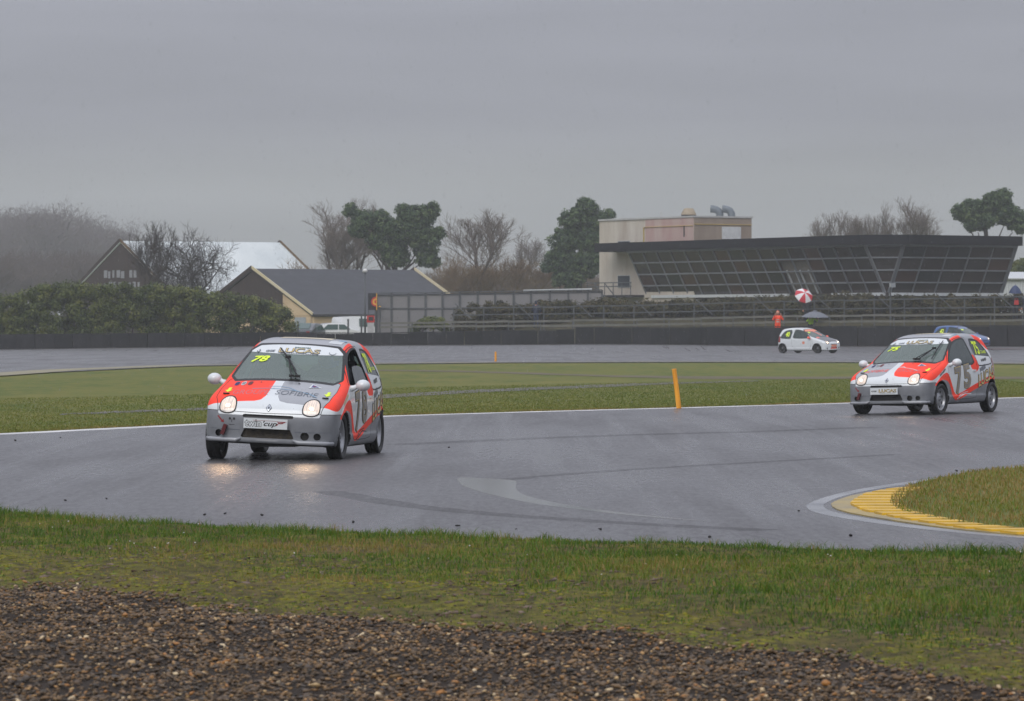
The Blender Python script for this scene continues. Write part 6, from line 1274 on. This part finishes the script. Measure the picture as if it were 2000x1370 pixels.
def person(label, loc, rz, top, legs, arms, bend=0.0, hood=None, shorts=None, group='people watching and working behind the tyre wall', face=SKINM, scale=1.0):
    """arms: for left and right (elbow, hand) offsets from the shoulder; the figure faces +x"""
    t = thing('person', label, 'person', loc, rz, group); S_ = scale; sb = math.sin(bend); cb = math.cos(bend)
    def up(x, y, z):                                                   # upper body bends forward at the hip
        dz = z-0.95; return (x*cb+dz*sb, y, 0.95+dz*cb-x*sb)
    B = []; hd = hood or HAIRM
    B += [((0, 0, 0.93), (0, 0, 1.02), 0.135, 0.13, legs), (up(0, -0.05, 1.05), up(0.01, -0.08, 1.36), 0.125, 0.115, top), (up(0, 0.05, 1.05), up(0.01, 0.08, 1.36), 0.125, 0.115, top), (up(0.0, -0.16, 1.42), up(0.0, 0.16, 1.42), 0.07, 0.07, top), (up(0, 0, 1.44), up(0.02, 0, 1.55), 0.06, 0.055, face)]
    B += [(up(0.035, 0, 1.60), up(0.04, 0, 1.665), 0.085, 0.10, face), (up(0.005, 0, 1.63), up(0.0, 0, 1.69), 0.098, 0.10, hd), (up(0.125, 0, 1.635), up(0.14, 0, 1.625), 0.018, 0.02, face), (up(0.03, 0.095, 1.64), up(0.02, 0.1, 1.66), 0.018, 0.02, face), (up(0.03, -0.095, 1.64), up(0.02, -0.1, 1.66), 0.018, 0.02, face)]
    for s, (el, ha) in zip((1, -1), arms):
        sh_ = np.array(up(0, s*0.20, 1.40)); e = sh_+np.array(el); hnd = e+np.array(ha); d = np.array(ha)/np.linalg.norm(ha); side = np.cross(d, (0, 0, 1)); side = side/(np.linalg.norm(side)+1e-6)
        B += [(tuple(sh_), tuple(e), 0.062, 0.05, top), (tuple(e), tuple(hnd), 0.05, 0.036, top), (tuple(hnd), tuple(hnd+d*0.08), 0.034, 0.036, face)]
        for q in (-1.2, -0.4, 0.4, 1.2): B.append((tuple(hnd+d*0.08+side*q*0.02), tuple(hnd+d*(0.165-0.01*abs(q))+side*q*0.026), 0.012, 0.010, face))
        B.append((tuple(hnd+d*0.03+side*0.03), tuple(hnd+d*0.08+side*0.065), 0.013, 0.011, face))
    for s in (1, -1):
        B += [((0, s*0.09, 0.93), (0.02, s*0.11, 0.50), 0.095, 0.062, legs), ((0.02, s*0.11, 0.50), (-0.01, s*0.12, 0.09), 0.060, 0.042, legs), ((-0.02, s*0.12, 0.045), (0.16, s*0.13, 0.035), 0.045, 0.034, SHOE)]
    B = [(np.array(a)*S_, np.array(b)*S_, ra*S_, rb2*S_, m) for a, b, ra, rb2, m in B]; person_mesh('body', B, t); return t
def gpos(px, D): x = PX(px, D); return (x, D, float(gz(x, D)))
hang = ((0.0, 0.05, -0.28), (0.06, 0.0, -0.24)); hangr = ((0.0, -0.05, -0.28), (0.06, 0.0, -0.24)); FACE = -math.pi/2
m1_ = person('marshal in an orange hi-vis suit and hood with arms raised to the face', gpos(1519, 257.3), FACE, ORJ, ORJ, (((0.16, 0.10, -0.16), (0.10, -0.10, 0.24)), ((0.16, -0.10, -0.16), (0.10, 0.10, 0.24))), hood=ORJ)
m = MB(); m.lathe([(0.150, 0.0), (0.155, 0.06)], 20, 'z', (0.01, 0, 1.06)); m.build('reflective_band', REFL, m1_); m = MB(); m.lathe([(0.150, 0.0), (0.155, 0.05)], 20, 'z', (0.01, 0, 1.20)); m.build('reflective_band', REFL, m1_)
person('marshal in a lime yellow hi-vis jacket bending under the grey parasol', gpos(1583, 257.6), FACE+0.4, YEJ, TROUS, (((0.10, 0.18, -0.18), (0.16, -0.04, 0.12)), ((0.10, -0.18, -0.18), (0.16, 0.06, 0.12))), bend=0.35, scale=0.92)
person('spectator in dark clothes standing under the red and white umbrella', gpos(1576, 265.2), FACE, BLKJ, TROUS, (((0.12, 0.02, -0.25), (0.14, -0.06, 0.2)), hangr), scale=0.96)
person('person in navy jacket and blue jeans standing among the scrub hedge', gpos(1047, 265.2), FACE+2.7, NAVY, JEANS, (((0.05, 0.10, -0.26), (0.18, -0.06, -0.10)), ((0.05, -0.10, -0.26), (0.18, 0.06, -0.10))), hood=NAVY)
pb = person('person in dark coat with a red bag under the blue umbrella', gpos(1983, 265.4), FACE+2.9, BLKJ, TROUS, (((0.12, 0.02, -0.25), (0.14, -0.06, 0.2)), hangr))
bag = thing('shoulder_bag', 'red shoulder bag on the back of the person under the blue umbrella', 'bag', (pb.location.x+0.05, pb.location.y-0.19, pb.location.z+1.12)); m = MB(); m.box((0, 0, 0.14), (0.30, 0.12, 0.30), taper=0.85); m.build('pouch', RD, bag); m = MB(); m.tube([(-0.10, 0.02, 0.28), (-0.10, 0.05, 0.40), (0.10, 0.05, 0.40), (0.10, 0.02, 0.28)], 0.015, 6); m.build('strap', RD, bag)
person('dark-clothed spectator at the far end of the bank beyond the blue umbrella', gpos(2003, 265.6), FACE, NAVY, TROUS, (hang, hangr))
# umbrellas
def umbrella(label, px, py, D, rad, tilt, az, cols, depth=0.32, pole=0.9, cat='umbrella', hole=False):
    t = thing(cat if cat != 'umbrella' else 'umbrella', label, cat, (PX(px, D), D, PZ(py, D))); t.rotation_euler = (tilt, 0, az); n = 8
    for k in range(n):
        V = []; F = []; R_ = 5
        for i in range(R_+1):
            f = i/R_
            for j in range(4):
                a = 2*math.pi*(k+j/3)/n; sag = 1-0.06*math.sin(math.pi*j/3)*f; V.append((rad*f*sag*math.cos(a), rad*f*sag*math.sin(a), depth*(0.5-f**1.8)))
        for i in range(R_):
            for j in range(3): F.append((i*4+j, i*4+j+1, (i+1)*4+j+1, (i+1)*4+j))
        o = mesh_np('panel', V, F, cols[k % len(cols)], t, smooth=True)
        m = MB(); a = 2*math.pi*k/n; m.tube([(0.02*math.cos(a), 0.02*math.sin(a), depth*0.5-0.02), (rad*0.5*math.cos(a), rad*0.5*math.sin(a), depth*(0.5-0.5**1.8)-0.02), (rad*math.cos(a), rad*math.sin(a), -depth*0.5-0.01)], 0.006, 4); m.build('rib', STEELP, t)
    m = MB(); m.tube([(0, 0, depth*0.5+0.06), (0, 0, -pole)], 0.014, 6); m.build('shaft', STEELP, t)
    if hole: m = MB(); m.lathe([(0.0, 0.10), (0.16, 0.05), (0.17, 0.04)], 12, 'z', (0, 0, depth*0.5-0.03)); m.build('vent_cap', cols[0], t)
    return t
UW = pm('umbrella_white', (222, 222, 222), rough=0.6, var=0.06); UR = pm('umbrella_red', (196, 40, 56), rough=0.6, var=0.1); UG = pm('parasol_grey', (104, 108, 116), rough=0.6, var=0.1); UB = pm('umbrella_blue', (34, 52, 92), rough=0.6, var=0.1)
umbrella('red and white panelled umbrella tilted towards the track', 1571, 575, 262.6, 0.60, math.radians(52), 0.25, [UW, UR])
umbrella('wide grey parasol over the yellow-jacketed marshal', 1592, 614, 257.6, 0.90, 0.05, 0.2, [UG], 0.36, 1.7, cat='parasol', hole=True)
umbrella('dark blue umbrella at the end of the bank by the white shed', 1983, 565, 265.2, 0.43, 0.12, 0.0, [UB], 0.5, 0.8)
# ------------------------------------------------------------------ drivers
def driver(label, car, helmet):
    t = thing('person', label, 'person', tuple(car.location), car.rotation_euler.z, 'drivers in the race cars'); y = 0.33
    B = [((-0.38, y, 0.62), (-0.30, y, 0.66), 0.14, 0.13, SUITM), ((-0.36, y, 0.68), (-0.42, y, 0.98), 0.14, 0.13, SUITM), ((-0.42, y-0.16, 1.0), (-0.42, y+0.16, 1.0), 0.07, 0.07, SUITM), ((-0.41, y, 1.02), (-0.38, y, 1.10), 0.06, 0.06, SUITM), ((-0.36, y, 1.15), (-0.37, y, 1.19), 0.13, 0.135, helmet), ((-0.26, y, 1.12), (-0.25, y, 1.13), 0.07, 0.07, helmet)]
    for s in (1, -1): B += [((-0.42, y+s*0.20, 0.99), (-0.16, y+s*0.27, 0.84), 0.06, 0.05, SUITM), ((-0.16, y+s*0.27, 0.84), (0.13, y+s*0.16, 0.88), 0.05, 0.035, SUITM), ((0.13, y+s*0.16, 0.88), (0.20, y+s*0.155, 0.90), 0.035, 0.03, SUITM), ((-0.30, y+s*0.09, 0.62), (0.12, y+s*0.11, 0.72), 0.09, 0.065, SUITM), ((0.12, y+s*0.11, 0.72), (0.42, y+s*0.10, 0.42), 0.06, 0.045, SUITM)]
    person_mesh('body', B, t)
    m = MB(); m.lathe([(0.128, 0.0), (0.128, 0.07)], 16, 'z', (-0.345, y, 1.125)); m.build('visor', C_BLACK, t)
driver('driver in dark suit and blue helmet at the wheel of car 78', car78, HELMB); driver('driver in dark suit and grey helmet at the wheel of car 75', car75, HELM)
# ------------------------------------------------------------------ vehicles parked by the house
def simple_vehicle(name, label, cat, px, D, rz, body_m, L, Wd, prof, win, glass_m, group, wr=0.3, z=None):
    """prof: side profile (x,z) of the shell; win: list of side-window polygons"""
    x = PX(px, D); t = thing(name, label, cat, (x, D, float(gz(x, D)) if z is None else z), rz, group); pr = chaikin(prof, 1); m = MB(); n = len(pr); V = []; F = []
    for f, sc in ((-1, 0.86), (-0.94, 0.97), (-0.8, 1.0), (0.8, 1.0), (0.94, 0.97), (1, 0.86)):
        for a, b in pr: zc_ = 0.75; V.append((a*(0.97 if sc < 0.9 else 1), f*Wd/2*(1-0.12*max(0, b-0.95)), zc_+(b-zc_)*(sc if sc < 0.9 else 1)))
    for i in range(5):
        for k in range(n): F.append((i*n+k, i*n+(k+1) % n, (i+1)*n+(k+1) % n, (i+1)*n+k))
    F += [tuple(range(n-1, -1, -1)), tuple(range(5*n, 6*n))]; m.add(V, F); m.build('body', body_m, t, smooth=True, auto=True)
    for s in (1, -1):
        for w in win:
            m = MB(); q = [(a, s*(Wd/2*(1-0.12*max(0, b-0.95))+0.004), b) for a, b in w]; m.slab(q, 0.012, Vector((0, s, 0))); m.build('side_window', glass_m, t)
        for xx_ in (-L*0.31, L*0.31):
            m = MB(); m.lathe([(0.0, s*0.08), (wr*0.55, s*0.075), (wr*0.6, s*0.09), (wr*0.92, s*0.09), (wr, s*0.06), (wr, -s*0.09), (0, -s*0.09)], 18, 'y'); o = m.build('wheel', C_TYRE, t, smooth=True, auto=True); o.location = (xx_, s*(Wd/2-0.08), wr)
    return t
van_p = [(-2.3, 0.35), (2.2, 0.35), (2.35, 0.6), (2.3, 0.95), (1.75, 1.1), (1.15, 1.75), (0.9, 1.85), (-2.2, 1.85), (-2.35, 1.6), (-2.35, 0.5)]
VG = pm('vehicle_glass', (70, 92, 88), rough=0.1, var=0.1); VWH = paint('van_white', (214, 216, 216)); VDK = paint('dark_car_paint', (50, 58, 62))
v_ = simple_vehicle('white_van', 'white van with a big side window parked by the cream wall', 'van', 716, 288, math.radians(28), VWH, 4.7, 1.85, van_p, [[(0.15, 1.12), (1.35, 1.12), (0.95, 1.68), (0.15, 1.68)], [(-1.0, 1.12), (0.0, 1.12), (0.0, 1.68), (-1.0, 1.68)]], VG, 'vehicles parked by the house')
car_p = [(-2.0, 0.32), (2.0, 0.32), (2.1, 0.55), (2.0, 0.78), (1.1, 0.92), (0.45, 1.38), (-0.9, 1.42), (-1.7, 1.0), (-2.1, 0.92), (-2.1, 0.5)]
v2 = simple_vehicle('dark_car', 'dark grey car parked in front of the slate house, roof above the tyre wall', 'car', 603, 284, math.radians(75), VDK, 4.1, 1.7, car_p, [[(0.0, 0.95), (0.85, 0.95), (0.40, 1.3), (0.0, 1.3)], [(-1.2, 0.95), (-0.08, 0.95), (-0.08, 1.3), (-0.8, 1.3)]], VG, 'vehicles parked by the house')
m = MB(); m.slab([(-1.72, -0.6, 1.02), (-1.72, 0.6, 1.02), (-0.98, 0.5, 1.40), (-0.98, -0.5, 1.40)], 0.02, Vector((-0.45, 0, 0.9))); m.build('rear_window', VG, v2)
for s in (1, -1): m = MB(); m.box((-2.09, s*0.62, 0.78), (0.06, 0.22, 0.14)); m.build('tail_light', C_TAIL, v2)
v3 = simple_vehicle('white_car', 'white saloon parked between the dark car and the white van', 'car', 655, 286, math.radians(20), VWH, 4.1, 1.7, car_p, [[(0.0, 0.95), (0.85, 0.95), (0.40, 1.3), (0.0, 1.3)], [(-1.2, 0.95), (-0.08, 0.95), (-0.08, 1.3), (-0.8, 1.3)]], VG, 'vehicles parked by the house')
# yard fence posts
for px, top, lb in ((582, 630, 'short dark yard post in front of the grey door'), (680, 625, 'dark yard post between the white saloon and the van'), (706, 615, 'tall dark yard post in front of the white van'), (742, 600, 'slim yellow-banded yard post by the panel screen')):
    D = 266.0; o = thing('yard_post', lb, 'post', gpos(px, D), 0, 'posts along the yard'); h_ = PZ(top, D)-o.location.z; m = MB(); m.tube([(0, 0, -0.1), (0, 0, h_)], 0.06, 8); m.build('pole', STEELP, o); m = MB(); m.lathe([(0.075, 0), (0.075, 0.04), (0, 0.06)], 8, 'z', (0, 0, h_)); m.build('cap', YL if 'yellow' in lb else STEELP, o)
# ------------------------------------------------------------------ falling rain: thin slanting drops through the whole depth of view
n = 5200; D = rng.uniform(9, 150, n)**1.0; px = rng.uniform(-60, 2060, n); py = rng.uniform(-20, 1000, n); C = np.c_[(px-1000)/FPX*D, D, CAMH-(py-HZ)/FPX*D]; C = C[C[:, 2] > 0.15]; n = len(C)
L = rng.uniform(0.012, 0.03, n)*np.clip(C[:, 1]/40, 0.5, 2.0); d = np.c_[0.18*L+rng.normal(0, 0.04, n)*L, np.zeros(n), -L]; w = 0.0011*np.clip(C[:, 1]/35, 0.6, 2.2)
a = np.c_[w, np.zeros(n), np.zeros(n)]; b = np.c_[np.zeros(n), w, np.zeros(n)]
V = np.stack([C-d/2, C+a, C+b, C-a, C-b, C+d/2], 1).reshape(-1, 3); k = 6*np.arange(n)[:, None]
F = np.concatenate([np.c_[k, k+i, k+j] for i, j in ((1, 2), (2, 3), (3, 4), (4, 1))]+[np.c_[k+5, k+j, k+i] for i, j in ((1, 2), (2, 3), (3, 4), (4, 1))])
tag(mesh_np('rain', V, F, glass('raindrop_water', (238, 240, 242), opacity=0.35, dark=(225, 228, 232), rough=0.1)), 'thin rain falling across the whole circuit', 'rain', kind='stuff')
# ------------------------------------------------------------------ rain-laden air
m = bpy.data.materials.new('haze_air'); m.use_nodes = True; t = m.node_tree; t.nodes.remove(t.nodes['Principled BSDF'])
pv = t.nodes.new('ShaderNodeVolumePrincipled'); pv.inputs['Density'].default_value = 0.00042; pv.inputs['Color'].default_value = (0.86, 0.89, 0.93, 1); t.links.new(pv.outputs[0], t.nodes['Material Output'].inputs['Volume'])
hz_ = MB(); hz_.box((0, 640, 21.5), (1700, 1500, 47)); o = hz_.build('haze', m); o['kind'] = 'stuff'; o['label'] = 'thin grey rain haze hanging over the circuit'; o['category'] = 'haze'
